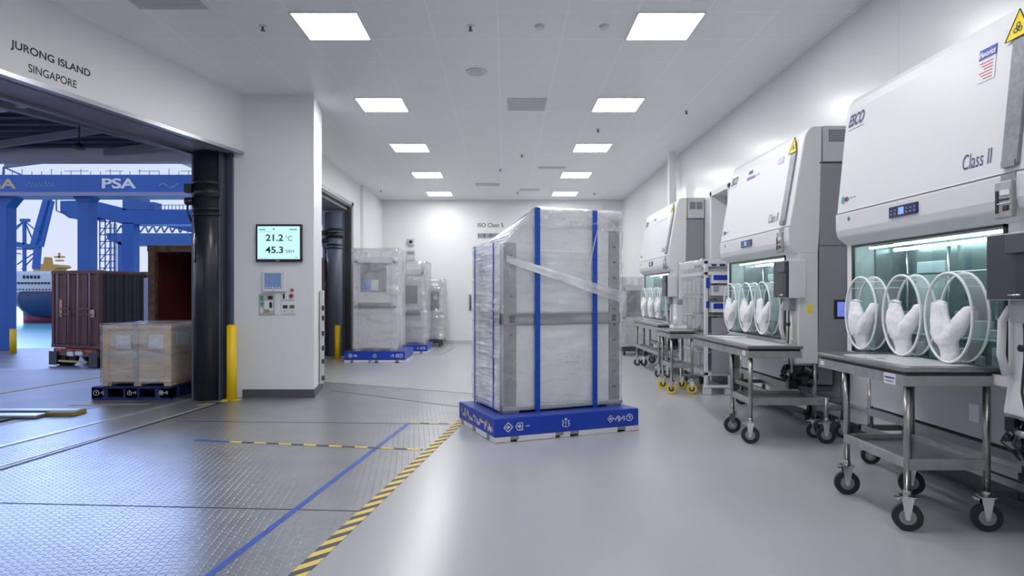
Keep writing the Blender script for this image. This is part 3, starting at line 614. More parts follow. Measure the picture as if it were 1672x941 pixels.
b = MB(); quad(b, [(54, 447), (54, 436), (50, 434), (60, 431), (92, 432), (97, 436), (88, 439), (84, 447)], Ys + 2, 3); quad(b, [(70, 432), (72, 420), (78, 420), (80, 432)], Ys + 2.4, 1)
b.bar(L3(X(75, Ys), Ys + 3, Z(420, Ys)), L3(X(75, Ys), Ys + 3, Z(411, Ys)), .25); b.bar(L3(X(67, Ys), Ys + 3, Z(418, Ys)), L3(X(84, Ys), Ys + 3, Z(418, Ys)), .25); b.bar(L3(X(69, Ys), Ys + 3, Z(424, Ys)), L3(X(82, Ys), Ys + 3, Z(424, Ys)), .25)
b.build('wheelhouse', ORANGE, t)
# bollards
def bollard(x, y, z, r, h, label, plate=True):
    t = empty('bollard', (x, y, z), label, 'bollard')
    MB().cyl((0, 0, 0), (0, 0, h - .02), r, n=28).cyl((0, 0, h - .02), (0, 0, h), r, r * .8, n=28).build('post', YEL, t)
    if plate: MB().prism([(-.12, -.06), (.12, -.06), (.12, .06), (-.12, .06)], 2, 0, .012).build('base_plate', YEL, t, .003)
bollard(-3.76, 8.86, 0, .066, 1.04, 'tall yellow bollard in front of the white pillar')
bollard(X(551, 14.3), 14.3, 0, .06, .78, 'yellow bollard in the far narrow dock opening')
bollard(X(21.5, 26.5), 26.5, gl, .12, 1.0, 'small yellow bollard on the quay beside the crane leg', False)

# ================================================================ CEILING FITTINGS
def lamp(k, r, y, lab):
    x = (-2.17, 1.33)[k]
    t = empty('ceiling_light', (x, y, H), lab, 'light', 'square ceiling light panels')
    MB().box(0, 0, -.012, .7, .02, .0).box(0, .68, -.012, .7, .7, 0).box(0, .02, -.012, .02, .68, 0).box(.68, .02, -.012, .7, .68, 0).build('frame', WHITE, t)
    MB().box(.02, .02, -.008, .68, .68, -.001).build('diffuser', DIFF, t)
names = ['largest', 'second', 'third', 'fourth', 'farthest']
for k in (0, 1):
    for r in range(5):
        lamp(k, r, 6.44 + 2.8 * r, f'square ceiling light panel, the {names[r]} of the {("left", "right")[k]} row' + (' counting towards the back wall' if 0 < r < 4 else ''))
for y in (3.64, -1.96):
    for k in (0, 1): lamp(k, 9, y, 'square ceiling light panel above and behind the viewpoint')
def vent(x, y, w_, d, lab, n=9, m=LGREY):
    t = empty('ceiling_vent', (x, y, H), lab, 'vent', 'ceiling vents'); MB().box(0, 0, -.006, w_, d, 0).build('plate', m, t)
    b = MB()
    for k in range(n): b.box(.03, .03 + (d - .06) * k / n, -.009, w_ - .03, .03 + (d - .06) * (k + .6) / n, -.006)
    b.build('slat', mat('vent_slat', (.6, .6, .61), .5), t)
vent(.04, 9.27, .58, .62, 'grey square vent in the ceiling above the wrapped machine', 14, mat('vent_grey', (.55, .55, .56), .5))
vent(-3.62, 5.85, .68, .53, 'grey perforated vent in the ceiling at the upper left', 20, MATS['vent_grey'])
vent(-.75, 16.3, .62, .4, 'small slotted vent in the ceiling near the back wall, left of centre', 6); vent(.75, 14.2, .6, .25, 'small slotted vent in the ceiling between the far light rows', 4); vent(.4, 17.2, .55, .3, 'faint vent in the ceiling close to the back wall', 4)
t = empty('ceiling_speaker', (-.36, 8.17, H), 'round grey speaker in the ceiling', 'speaker'); MB().cyl((0, 0, -.02), (0, 0, 0), .13, .14, n=32).build('rim', WHITE, t); MB().cyl((0, 0, -.024), (0, 0, -.018), .10, n=32).build('grille', LGREY, t)
def sprinkler(x, y, lab, s=1.):
    t = empty('sprinkler', (x, y, H), lab, 'sprinkler', 'ceiling sprinklers'); MB().cyl((0, 0, -.008), (0, 0, 0), .05 * s, n=20).build('collar', WHITE, t)
    MB().cyl((0, 0, -.06 * s), (0, 0, -.008), .014 * s).cyl((0, 0, -.065 * s), (0, 0, -.06 * s), .03 * s).build('nozzle', DGREY, t)
for x, y, lab in ((-.36, 6.78, 'dark sprinkler head in the ceiling, nearest the middle'), (-2.55, 6.78, 'sprinkler head in the ceiling above the dock opening'), (1.6, 11.0, 'small sprinkler head in the ceiling near the right wall'), (.35, 13.0, 'small sprinkler head in the ceiling, centre of the room'), (-.1, 14.5, 'tiny sprinkler head in the ceiling towards the back'), (2.8, 9.9, 'sprinkler head in the ceiling over the second cabinet'), (-3.35, 17.4, 'tiny sprinkler head in the ceiling at the back left corner'), (.35, 17.7, 'tiny sprinkler head by the faint far vent'), (2.5, 17.9, 'tiny sprinkler head at the back right of the ceiling')): sprinkler(x, y, lab, .8)
for x, y, lab in ((.37, 6.78, 'small white detector in the ceiling, left of the other one'), (1.05, 6.78, 'small white detector in the ceiling beside the largest right light')):
    tag(MB().cyl((x, y, H - .03), (x, y, H), .045, .055, n=24).build('smoke_detector', WHITE), lab, 'detector', 'ceiling detectors')

# ================================================================ PILLAR FITTINGS
PZ = 9.1
def PX(px): return (px - VX) * PZ / FPX
def PH(py): return EYE + (VY - py) * PZ / FPX
t = empty('wall_monitor', (PX(420), PZ, PH(428)), 'large climate monitor showing 21.2 and 45.3 on the white pillar', 'monitor')
W_, H_ = PX(495) - PX(420), PH(367) - PH(428)
MB().box(0, -.06, 0, W_, -.015, H_).box(.15, -.016, .12, W_ - .15, 0, H_ - .12).build('casing', BLACK, t, .008)
s_ = MB().box(.028, -.063, .038, W_ - .028, -.059, H_ - .03).build('screen', SCRB, t)
text('21.2', (.145, -.0635, .29), XC, ZC, .245, .095, KINK, s_, .02); text('°C', (.42, -.0635, .292), XC, ZC, .095, .075, KINK, s_)
text('45.3', (.14, -.0635, .12), XC, ZC, .25, .095, KINK, s_, .02); text('%RH', (.42, -.0635, .122), XC, ZC, .12, .048, KINK, s_)
b = MB().box(.05, -.065, .445, .14, -.0635, .458).box(.24, -.065, .452, .27, -.0635, .466).box(.48, -.065, .447, .585, -.0635, .459).box(.04, -.065, .42, .22, -.0635, .423).box(.05, -.065, .05, .16, -.0635, .054).box(.56, -.065, .055, .59, -.0635, .064)
each(b, 'status_bar', mat('screen_ink', (.06, .16, .25), .5), s_)
MB().box(.28, -.062, .012, .34, -.06, .022).build('badge', LGREY, t)
t = empty('wall_controller', (PX(430), PZ, PH(477)), 'white touch controller with slate screen under the climate monitor', 'controller')
W_, H_ = PX(468) - PX(430), PH(443) - PH(477)
MB().box(0, -.05, 0, W_, 0, H_).build('casing', WHITE, t, .012); s_ = MB().box(.035, -.053, .045, W_ - .06, -.05, H_ - .03).build('screen', SCRD, t)
b = MB()
for k in range(5): b.box(.05 + k * .045, -.055, .055, .075 + k * .045, -.0535, .068)
b.build('icon', LINK, s_); MB().box(W_ * .45, -.052, .015, W_ * .5, -.05, .025).build('button', DGREY, t)
t = empty('safety_notice', (PX(423), PZ, PH(514.5)), 'grey notice board with small green pictograms below the controller', 'notice'); W_, H_ = PX(449) - PX(423), PH(480) - PH(514.5)
MB().box(0, -.015, 0, W_, 0, H_).build('board', mat('notice_grey', (.42, .44, .43), .4), t, .003)
MB().box(.02, -.017, .2, .07, -.015, .27).box(.025, -.017, .13, .07, -.015, .18).build('green_pictogram', mat('green_ink', (.05, .3, .2), .5), t)
MB().box(.08, -.0165, .06, .2, -.015, .2).box(.02, -.0165, .03, .06, -.015, .1).build('white_panel', PAPER, t); MB().box(.15, -.018, .1, .19, -.016, .17).box(.13, -.018, .22, .2, -.015, .27).box(.16, -.018, .17, .18, -.016, .19).build('dark_pictogram', KINK, t)
MB().box(.08, -.018, .03, .15, -.016, .08).build('olive_pictogram', mat('olive_ink', (.3, .33, .08), .5), t)
t = empty('call_point', (PX(460.5), PZ, PH(490.5)), 'small white switch plate with a red button, right of the notice', 'switch'); W_ = PX(482) - PX(460.5)
MB().box(0, -.02, 0, W_, 0, .11).build('plate', WHITE, t, .005); MB().cyl((.14, -.045, .06), (.14, -.02, .06), .028, n=18).build('button', RED, t); MB().box(.02, -.024, .02, .045, -.02, .09).build('switch', BLACK, t)
tag(MB().cyl((PX(477.5), PZ - .04, PH(474)), (PX(477.5), PZ, PH(474)), .02, n=16).build('indicator_lamp', RED), 'tiny red indicator above the switch plate', 'lamp')
t = empty('socket_plate', (PX(460.5), PZ, PH(513.5)), 'white plate with two small dark displays, lowest on the pillar', 'control plate')
MB().box(0, -.02, 0, .2, 0, .165).build('plate', WHITE, t, .005)
for x, m in ((.02, BLACK), (.115, mat('olive_display', (.12, .12, .02), .3))): MB().box(x, -.024, .085, x + .065, -.02, .13).build('display', m, t)
MB().cyl((.04, -.023, .045), (.04, -.02, .045), .006).cyl((.155, -.023, .045), (.155, -.02, .045), .006).build('button', DGREY, t)
t = empty('cable_riser', (-2.775, 9.66, .12), 'narrow cable riser with small switches on the pillar return face', 'cable duct', None, math.radians(8.7))
MB().box(-.0, -.04, 0, .05, .12, 1.4).build('duct', LGREY, t, .003)
b = MB()
for z in (.05, .3, .5, .72, .95, 1.1): b.box(.03, -.045, z, .07, .06, z + .07)
b.build('switch', DGREY, t)

# ================================================================ BACK WALL FITTINGS
def BX(px): return (px - VX) * BACK / FPX
def BH(py): return EYE + (VY - py) * BACK / FPX
struct(text('ISO Class 5', (BX(780), BACK, BH(371)), XC, ZC, BX(822) - BX(780), .12, KINK, None, .01, 'trim_33'))
t = empty('wall_plaque', (BX(779.5), BACK, BH(390)), 'small grey plaque of dark marks below the ISO lettering', 'plaque'); MB().box(0, -.01, 0, .75, 0, .17).build('plate', LGREY, t)
b = MB(); x = .03
while x < .7: w_ = random.uniform(.008, .03); b.box(x, -.013, .03, x + w_, -.01, .15); x += w_ + random.uniform(.008, .03)
b.build('mark', DINK, t)
t = empty('wall_camera', (BX(666), BACK, BH(401)), 'small grey camera box on the back wall above the wrapped machines', 'camera'); MB().box(0, -.08, 0, .2, 0, .2).build('casing', LGREY, t, .01); MB().cyl((.1, -.12, .1), (.1, -.08, .1), .05, n=18).build('lens', BLACK, t)
t = empty('wall_box', (BX(664), BACK, BH(425)), 'grey junction box on the back wall below the camera box', 'junction box'); MB().box(0, -.07, 0, .26, 0, .3).build('casing', LGREY, t, .01); MB().box(.03, -.075, .16, .22, -.07, .25).build('window_plate', GREY, t)
t = empty('door_pull', (BX(766), BACK, BH(508)), 'long vertical grey pull handle on the back wall', 'handle'); MB().box(0, -.02, 0, .06, 0, .5).build('plate', GREY, t); MB().cyl((.05, -.08, .05), (.05, -.08, .45), .018).cyl((.05, -.08, .08), (.05, -.01, .08), .012).cyl((.05, -.08, .42), (.05, -.01, .42), .012).build('grip', DGREY, t)
struct(MB().box(BX(983), BACK - .05, 0, BX(988), BACK, H).build('trim_34', PAINT)); 

# ================================================================ SAFETY CABINETS
def biohazard(b, c, xd, yd, s):
    c, xd, yd = Vector(c), Vector(xd), Vector(yd)
    for k in range(3):
        a = PI / 2 + k * 2 * PI / 3; b.ring(c + (xd * math.cos(a) + yd * math.sin(a)) * s * .5, xd, yd, s * .42, s * .42, s * .16, n=14, depth=.001)
    b.ring(c, xd, yd, s * .34, s * .34, s * .14, n=14, depth=.0012)
def sleeve(parent, c, s=1.):
    """white fabric sleeve folded over itself: two arms that meet in a V over a short cuff"""
    c = Vector(c); b = MB()
    def arm(pts, secs):
        R = []
        for (y, z, x), (a, d) in zip(pts, secs): R.append([c + Vector((x + math.sin(t) * d, y + math.cos(t) * a, z)) * 1.0 for t in (2 * PI * k / 16 for k in range(16))])
        b.loft(R)
    arm([(.12, .11, -.045), (.115, .05, -.05), (.095, -.03, -.055), (.07, -.10, -.055), (.05, -.15, -.05)], [(.07, .02), (.08, .03), (.10, .04), (.115, .045), (.10, .05)])
    arm([(-.16, .09, -.05), (-.13, .03, -.06), (-.07, -.05, -.065), (0, -.12, -.06), (.04, -.16, -.05)], [(.045, .02), (.065, .03), (.085, .04), (.09, .045), (.09, .05)])
    arm([(.05, -.13, -.05), (.035, -.17, -.045), (.03, -.22, -.04), (.03, -.275, -.035)], [(.10, .05), (.085, .045), (.07, .04), (.066, .04)])
    bmesh.ops.remove_doubles(b.b, verts=b.b.verts[:], dist=1e-5)
    o = b.build('glove_sleeve', FABRIC, parent); rm = o.modifiers.new('join', 'REMESH'); rm.mode = 'VOXEL'; rm.voxel_size = .008; rm.use_smooth_shade = True
    sm = o.modifiers.new('smooth', 'SMOOTH'); sm.factor = .5; sm.iterations = 4
    tx = bpy.data.textures.get('folds') or bpy.data.textures.new('folds', 'CLOUDS'); tx.noise_scale = .13; dp = o.modifiers.new('folds', 'DISPLACE'); dp.texture = tx; dp.strength = .03; dp.mid_level = .5
    MB().tube([c + Vector((-.045, .19, .105)), c + Vector((-.05, .12, .118)), c + Vector((-.045, .055, .105))], .011).build('sleeve_bar', RIM, o)
    return o
def cabinet(y0, L, lab, idx, lean=.143):
    t = empty('safety_cabinet', (2.97, y0, 0), lab, 'safety cabinet')
    prof = [(0, 1.87), (-.085, 1.94), (-.10, 2.0), (-.102, 2.14), (-.088, 2.16), (lean - .088, 3.02), (lean - .068, 3.09), (lean - .033, 3.14), (lean + .01, 3.16), (.24, 3.16), (.215, 2.1), (.2, 1.87)]
    MB().prism(prof, 1, 0, L).build('hood', WHITE, t, .012)
    def sx(z): return -.088 + (z - 2.16) * lean / .86
    sd = Vector((lean, 0, .86)).normalized()
    MB().bar((-.0965, .004, 2.148), (-.0965, L - .004, 2.148), .012, .006).build('seam', mat('seam_grey', (.2, .2, .22), .5), t)
    MB().prism([(-.03, .75), (.2, .75), (.2, 1.88), (.0, 1.88), (-.0, 1.7), (-.0, 1.2), (-.0, .95)], 1, 0, .3).build('column', WHITE, t, .012)
    MB().box(0, L - .075, .93, .2, L, 1.88).box(.0, .3, .90, .2, L, .975).build('window_frame', WHITE, t, .008)
    MB().prism([(.2, .72), (.53, .72), (.53, 3.155), (.235, 3.155), (.215, 2.1)], 1, .004, .03).build('side_panel', GREY, t)
    MB().prism([(.2, .72), (.53, .72), (.53, 3.155), (.235, 3.155), (.215, 2.1)], 1, L - .03, L - .004).build('side_panel', GREY, t)
    MB().box(.23, .03, 2.0, .53, L - .03, 3.15).build('filter_housing', LGREY, t)
    MB().box(.245, -.012, 2.80, .535, .004, 3.16).build('vent_panel', LGREY, t, .003)
    b = MB()
    if idx == 2:
        for xx in (.28, .40):
            for k in range(8): b.box(xx, -.016, 2.96 + k * .016, xx + .1, -.012, 2.968 + k * .016)
    else:
        for k in range(7):
            for j in range(14): b.box(.30 + j * .016, -.015, 3.0 + k * .018, .31 + j * .016, -.012, 3.011 + k * .018)
    b.build('vent_grille', DGREY, t)
    each(MB().box(.21, -.002, 2.785, .53, .004, 2.795).box(.21, -.002, 1.95, .53, .004, 1.954), 'panel_gap', BLACK, t)
    # chamber
    ch = MB().box(.44, .3, .95, .46, L - .08, 1.9).box(.02, .3, .955, .46, L - .08, .975).box(.2, .29, .95, .46, .31, 1.9).box(.2, L - .09, .95, .46, L - .07, 1.9).box(.02, .3, 1.87, .46, L - .08, 1.9).build('chamber', CHAMB, t)
    MB().box(.425, L - .62, 1.0, .44, L - .28, 1.72).build('hatch', mat('pale_hatch', (.66, .74, .76), .35), ch, .01)
    each(MB().cyl((.33, .34, 1.83), (.33, L - .14, 1.83), .014).cyl((.12, .34, 1.845), (.12, L - .14, 1.845), .008), 'light_tube', TUBE, ch)
    b = MB()
    for yy in (.55, .9, L - .7, L - .2): b.cyl((.40, yy, .98), (.40, yy, 1.86), .012)
    b.cyl((.38, .32, 1.62), (.38, L - .1, 1.62), .01).cyl((.38, .32, 1.12), (.38, L - .1, 1.12), .01).build('pipework', CHROME, ch)
    b = MB()
    for k in range(9):
        yy = .42 + k * (L - .7) / 9; hh = (.10, .18, .07, .14, .22, .09, .16, .12, .2)[k]; b.box(.27, yy, 1.16, .37, yy + .1, 1.16 + hh * .8); b.cyl((.2, yy + .06, .975), (.2, yy + .06, 1.0 + hh * .6), .03, n=12)
    b.box(.22, .36, 1.14, .42, L - .15, 1.155).build('apparatus', LGREY, ch, .006)
    MB().box(.012, .325, .985, .018, L - .095, 1.865).build('glass_pane', GLASS, t)
    MB().box(-.002, .31, .975, .016, .33, 1.875).box(-.002, L - .1, .975, .016, L - .08, 1.875).box(-.002, .31, 1.855, .016, L - .08, 1.875).box(-.002, .31, .972, .016, L - .08, .985).build('gasket_or_gap', BLACK, t)
    # glove ports
    for yc in (.66, 1.15, 1.68):
        yc *= L / 2.08; c = Vector((-.045, yc, 1.305)); n_ = 40; ru, rv = .225, .292
        def oval(rr, xx): return [Vector((xx, c.y + math.cos(2 * PI * k / n_) * (ru - rr), c.z + math.sin(2 * PI * k / n_) * (rv - rr))) for k in range(n_)]
        R = [[a, b_, c_, d_] for a, b_, c_, d_ in zip(oval(0, .01), oval(0, -.10), oval(.006, -.10), oval(.006, .01))]
        g = MB().loft(R, closed=True).build('glove_port', ACRY, t)
        b = MB()
        for xx in (-.105, .0): b.loft([[a, b_, c_, d_] for a, b_, c_, d_ in zip(oval(-.004, xx - .006), oval(-.004, xx + .006), oval(.009, xx + .006), oval(.009, xx - .006))], closed=True)
        each(b, 'port_rim', RIM, g)
        b = MB()
        for k in range(5, 17, 2): a = 2 * PI * k / n_; yy, zz = c.y + math.cos(a) * (ru - .01), c.z + math.sin(a) * (rv - .01); b.bar((-.1, yy, zz), (0, yy, zz), .005)
        each(b, 'port_spoke', RIM, g)
        sleeve(g, (-.03, yc + (0), 1.29))
        
    # control box on the near column
    bx = MB().box(-.12, -.06, 1.42, .05, .30, 1.80).build('control_box', WHITE, t, .006)
    MB().box(-.135, -.055, 1.425, -.12, .285, 1.795).build('box_cover', DGREY, bx, .004); MB().box(-.165, -.055, 1.68, -.135, .11, 1.79).build('latch_block', mat('slate_plastic', (.07, .075, .09), .4), bx, .006); MB().box(-.145, -.05, 1.43, -.135, .06, 1.68).build('recess_shade', mat('slate_shadow', (.03, .032, .045), .4), bx, .004)  # dark slab below the latch block stands for a recess, its shade in the colour
    MB().cyl((-.15, .01, 1.45), (-.15, .1, 1.45), .006).build('handle', CHROME, bx)
    MB().box(-.07, .06, 1.29, -.0, .2, 1.42).build('connector', ALU, t, .008)
    MB().tube([(-.04, .22, 1.38), (-.06, .26, 1.3), (-.06, .27, 1.1), (-.03, .27, .98)], .022, 12).build('drain_hose', WHITE, t)
    b = MB().tube([(-.045, .12, 1.3), (-.05, .11, 1.1), (-.05, .13, .9), (-.05, .08, .7), (-.03, .05, .62)], .007); b.build('cable', RUBBER, t)
    MB().cyl((-.045, .05, .66), (-.045, .05, 1.25), .012).cyl((-.05, .05, .98), (-.035, .05, 1.0), .02).build('conduit', LGREY, t)
    MB().box(-.042, .04, 1.02, -.03, .1, 1.12).build('tag', mat('green_tag', (.5, .6, .35), .5), t); MB().cyl((-.07, .12, 1.15), (-.02, .12, 1.15), .02).build('valve_knob', BLACK, t)
    MB().box(.09, -.004, 1.27, .14, -.0, 1.35).build('warning_sticker', mat('sign_yellow', (.85, .66, .02), .5), t)
    # under the column
    b = MB()
    for k in range(26):
        rx, ry, rz = random.uniform(-.06, .18), random.uniform(-.02, .26), random.uniform(.53, .70); r_ = random.uniform(.015, .045)
        if k % 3: b.cyl((rx, ry, rz), (rx + random.uniform(-.06, .06), ry + random.uniform(-.06, .06), rz + random.uniform(-.06, .06)), r_, n=12)
        else: b.box(rx - r_, ry - r_, rz - r_, rx + r_, ry + r_, rz + r_ * 1.3)
    b.box(.0, .04, .54, .14, .2, .76).build('valve_cluster', BLACK, t, .003)
    b = MB()
    for k in range(4): yy = .05 + k * .06; b.tube([(.0, yy, .74), (-.03 - .02 * k, yy, .6), (-.0, yy + .02, .53), (.06, yy + .05, .48)], .008)
    b.build('hose', DGREY, t); MB().box(-.03, .02, .735, .2, .28, .755).cyl((-.04, .1, .66), (-.04, .18, .66), .02).build('bracket', ALU, t)
    MB().cyl((.38, .62, .12), (.38, .62, .3), .05).cyl((.38, .62, .3), (.38, .62, .38), .03).box(.3, .5, .08, .46, .8, .14).build('motor', DGREY, t, .004)
    # lower body and stand
    MB().box(.16, .3, .50, .5, L - .02, .92).build('shaded_base_panel', LGREY, t, .006)  # shadow under the cabinet is put into this grey
    MB().box(.15, .32, .42, .5, L - .02, .48).build('lower_band', GREY, t)
    MB().box(.10, .0, .28, .14, L, .33).box(.44, .0, .28, .48, L, .33).box(.1, .0, .28, .48, .04, .33).box(.1, L - .04, .28, .48, L, .33).build('stand_frame', STEEL, t, .004)
    for lx, ly in ((.17, -.0 + .02), (.46, .02), (.17, L - .06), (.46, L - .06)):
        MB().cyl((lx, ly, .19), (lx, ly, .75), .022).build('leg', STEEL, t); caster(t, lx, ly, .075, RUBBER, -.35)
    # marks on the front
    if idx < 2: vt = True
    def front(body, yl, z, wd, ht, m, bold=0., shear=0., name='lettering'):
        return text(body, (sx(z) - .001, yl, z), (0, -1, 0), tuple(sd), wd, ht, m, t, bold, name, shear, .002)
    k = L / 2.08
    front('ESCO', L - .06, 2.88, .235, .105, DINK, .03, .35); MB().bar((sx(2.865) - .002, L - .06, 2.855), (sx(2.865) - .002, L - .30, 2.855), .003, .003).build('underline', DINK, t)
    front('Class II', .56, 2.235, .24, .095, KINK if idx else DINK, -.004)
    def plate(y0_, y1_, z0, z1, m, name, d=.003): return MB().prism([(sx(z0) - d, z0), (sx(z1) - d, z1), (sx(z1) + .002, z1), (sx(z0) + .002, z0)], 1, y0_, y1_).build(name, m, t)
    b = MB(); zc = 2.26; n3 = (0, -1, 0)
    b.ring((sx(zc) - .003, L - .09, zc), (0, -1, 0), sd, .022, .032, .012, n=20); b.build('certification_ring', TINK, t)
    b = MB(); b.ring((sx(zc) - .003, L - .15, zc), (0, -1, 0), sd, .028, .02, .014, n=20); b.build('certification_mark', DINK, t); plate(L - .28, L - .19, 2.262, 2.268, TINK, 'certification_text')
    MB().cyl((-.1035, L - .22, 2.085), (-.100, L - .22, 2.085), .018).build('round_badge', mat('badge_green', (.02, .2, .16), .4), t)
    d0 = L * .46; dp = MB().box(-.112, d0, 2.02, -.101, d0 + .33, 2.10).build('display', DISP, t, .003)
    MB().box(-.114, d0 + .15, 2.035, -.112, d0 + .21, 2.085).build('readout', mat('lcd_blue', (.1, .2, .4), .3, emit=(.3, .5, 1), es=.6), dp)
    b = MB()
    for kk in range(7): yy = d0 + .02 + kk * .045; b.box(-.1135, yy, 2.04, -.112, yy + .018, 2.05); b.box(-.1135, yy, 2.065, -.112, yy + .014, 2.075)
    b.build('key', mat('key_blue', (.25, .3, .5), .4), dp)
    # grey flue strip with hazard sign and controller
    MB().prism([(sx(2.19) - .02, 2.19), (sx(2.92) - .02, 2.92), (sx(2.92) + .01, 2.92), (sx(2.19) + .01, 2.19)], 1, .10, .22).build('side_channel', mat('channel_grey', (.22, .235, .27), .3, noise_amt=.2, noise_scale=30), t, .006)
    MB().box(-.105, .105, 2.105, -.09, .215, 2.14).box(sx(2.19) - .024, .11, 2.18, sx(2.19), .21, 2.215).build('channel_foot', GREY, t)
    zc = 2.93; p = lambda y, z: (sx(z) - .012, y, z)
    b = MB(); A = [p(.10, zc), p(.28, zc), p(.19, zc + .165)]; b.loft([A, [(x - .004, y, z) for x, y, z in A]]); b.build('hazard_sign', MATS['sign_yellow'], t)
    for a_, b_ in ((0, 1), (1, 2), (2, 0)): 
        pass
    b = MB(); biohazard(b, (sx(zc + .055) - .017, .19, zc + .055), (0, -1, 0), sd, .038)
    for a_, b_ in ((0, 1), (1, 2), (2, 0)): b.bar(Vector(A[a_]) - Vector((.005, 0, 0)), Vector(A[b_]) - Vector((.005, 0, 0)), .006, .002)
    b.build('hazard_symbol', KINK, t)
    cp = MB().box(-.125, .11, 1.89, -.095, .235, 2.10).build('controller', ALU, t, .005)
    b = MB().box(-.13, .13, 1.93, -.125, .17, 1.96).box(-.13, .13, 1.99, -.125, .21, 2.0).box(-.13, .205, 1.92, -.125, .225, 2.05).build('knob', BLACK, cp); each(MB().box(-.13, .12, 2.02, -.125, .19, 2.05).box(-.132, .115, 1.97, -.125, .21, 1.975), 'label_plate', PAPER, cp)
    return t, plate, front, sx, sd
def caster(parent, x, y, r, tm, yaw=0., hubm=None):
    h = 2 * r + .045
    c_ = MB().box(-.045, -.04, h - .006, .045, .04, h).prism([(-.012, r * .8), (.012, r * .8), (.034, h - .01), (-.034, h - .01)], 1, -.03, -.025).prism([(-.012, r * .8), (.012, r * .8), (.034, h - .01), (-.034, h - .01)], 1, .025, .03).box(-.07, -.02, h - .025, -.04, .02, h - .012).cyl((0, 0, h), (0, 0, h + .02), .02)
    c_.cyl((0, -.034, r), (0, .034, r), .008)
    c_ = c_.build('caster', CHROME, parent, .002); c_.location = (x, y, 0); c_.rotation_euler = (0, 0, yaw)
    MB().cyl((0, -.018, r), (0, .018, r), r, n=32).build('tyre', tm, c_, .006, 3)
    MB().cyl((0, -.020, r), (0, .020, r), r * .56, n=28).cyl((0, -.023, r), (0, .023, r), r * .3, n=20).build('wheel_hub', hubm or mat('hub_grey', (.26, .27, .28), .35, .3), c_, .003)
    return c_
t, plate, front, sx, sd = cabinet(3.5, 2.08, 'nearest and largest white safety cabinet, with a red-lined paper sticker on its hood', 0, .085)
plate(.36, .50, 2.90, 2.965, mat('sticker_blue', (.05, .09, .38), .5), 'sticker_heading', .005); plate(.36, .50, 2.76, 2.90, PAPER, 'sticker', .004)
text('Favorict', (sx(2.915) - .005, .495, 2.915), (0, -1, 0), tuple(sd), .13, .035, LINK, t, .02, 'lettering', .2)
b = MB()
for k in range(6): b.box(sx(2.88 - k * .02) - .0062, .38, 2.875 - k * .02, sx(2.88 - k * .02) - .003, .49 - .02 * (k % 3), 2.88 - k * .02)
b.build('sticker_text', RINK, t)
t, plate, front, sx, sd = cabinet(6.5, 2.08, 'middle white safety cabinet with a fading blue bar sticker on its hood', 1)
plate(1.2, 1.46, 2.86, 2.895, mat('sticker_indigo', (.14, .15, .40), .5), 'sticker_bar', .004); plate(1.08, 1.2, 2.87, 2.895, mat('sticker_pale', (.5, .52, .72), .5), 'sticker_bar', .004)
plate(.42, .56, 2.88, 2.95, MATS['sticker_pale'], 'sticker_bar', .004); plate(1.3, 1.42, 2.93, 2.97, DINK, 'sticker_text', .004)
t, plate, front, sx, sd = cabinet(11.3, 2.45, 'farthest white safety cabinet, behind the wrapped trolley rack', 2)
plate(.55, 1.35, 2.86, 2.885, MATS['sticker_pale'], 'sticker_bar', .004); plate(1.5, 1.6, 2.93, 2.97, DINK, 'sticker_text', .004)

# tablet on the side of the nearest cabinet
t = empty('touch_terminal', (2.87, 5.62, 1.24), 'small black touch terminal with blue screen beside the nearest cabinet', 'terminal')
MB().box(0, -.03, 0, .15, 0, .17).build('casing', BLACK, t, .006); s_ = MB().box(.022, -.033, .022, .128, -.03, .15).build('screen', SCRV, t)
b = MB()
for k in range(9): b.box(.032, -.0345, .03 + k * .012, .032 + random.uniform(.04, .085), -.0335, .034 + k * .012)
b.build('readout', mat('readout_pale', (.4, .5, .9), .4), s_)
MB().box(.13, -.035, .03, .16, .01, .14).box(.1, .0, .05, .16, .03, .1).build('bracket', ALU, t, .004)

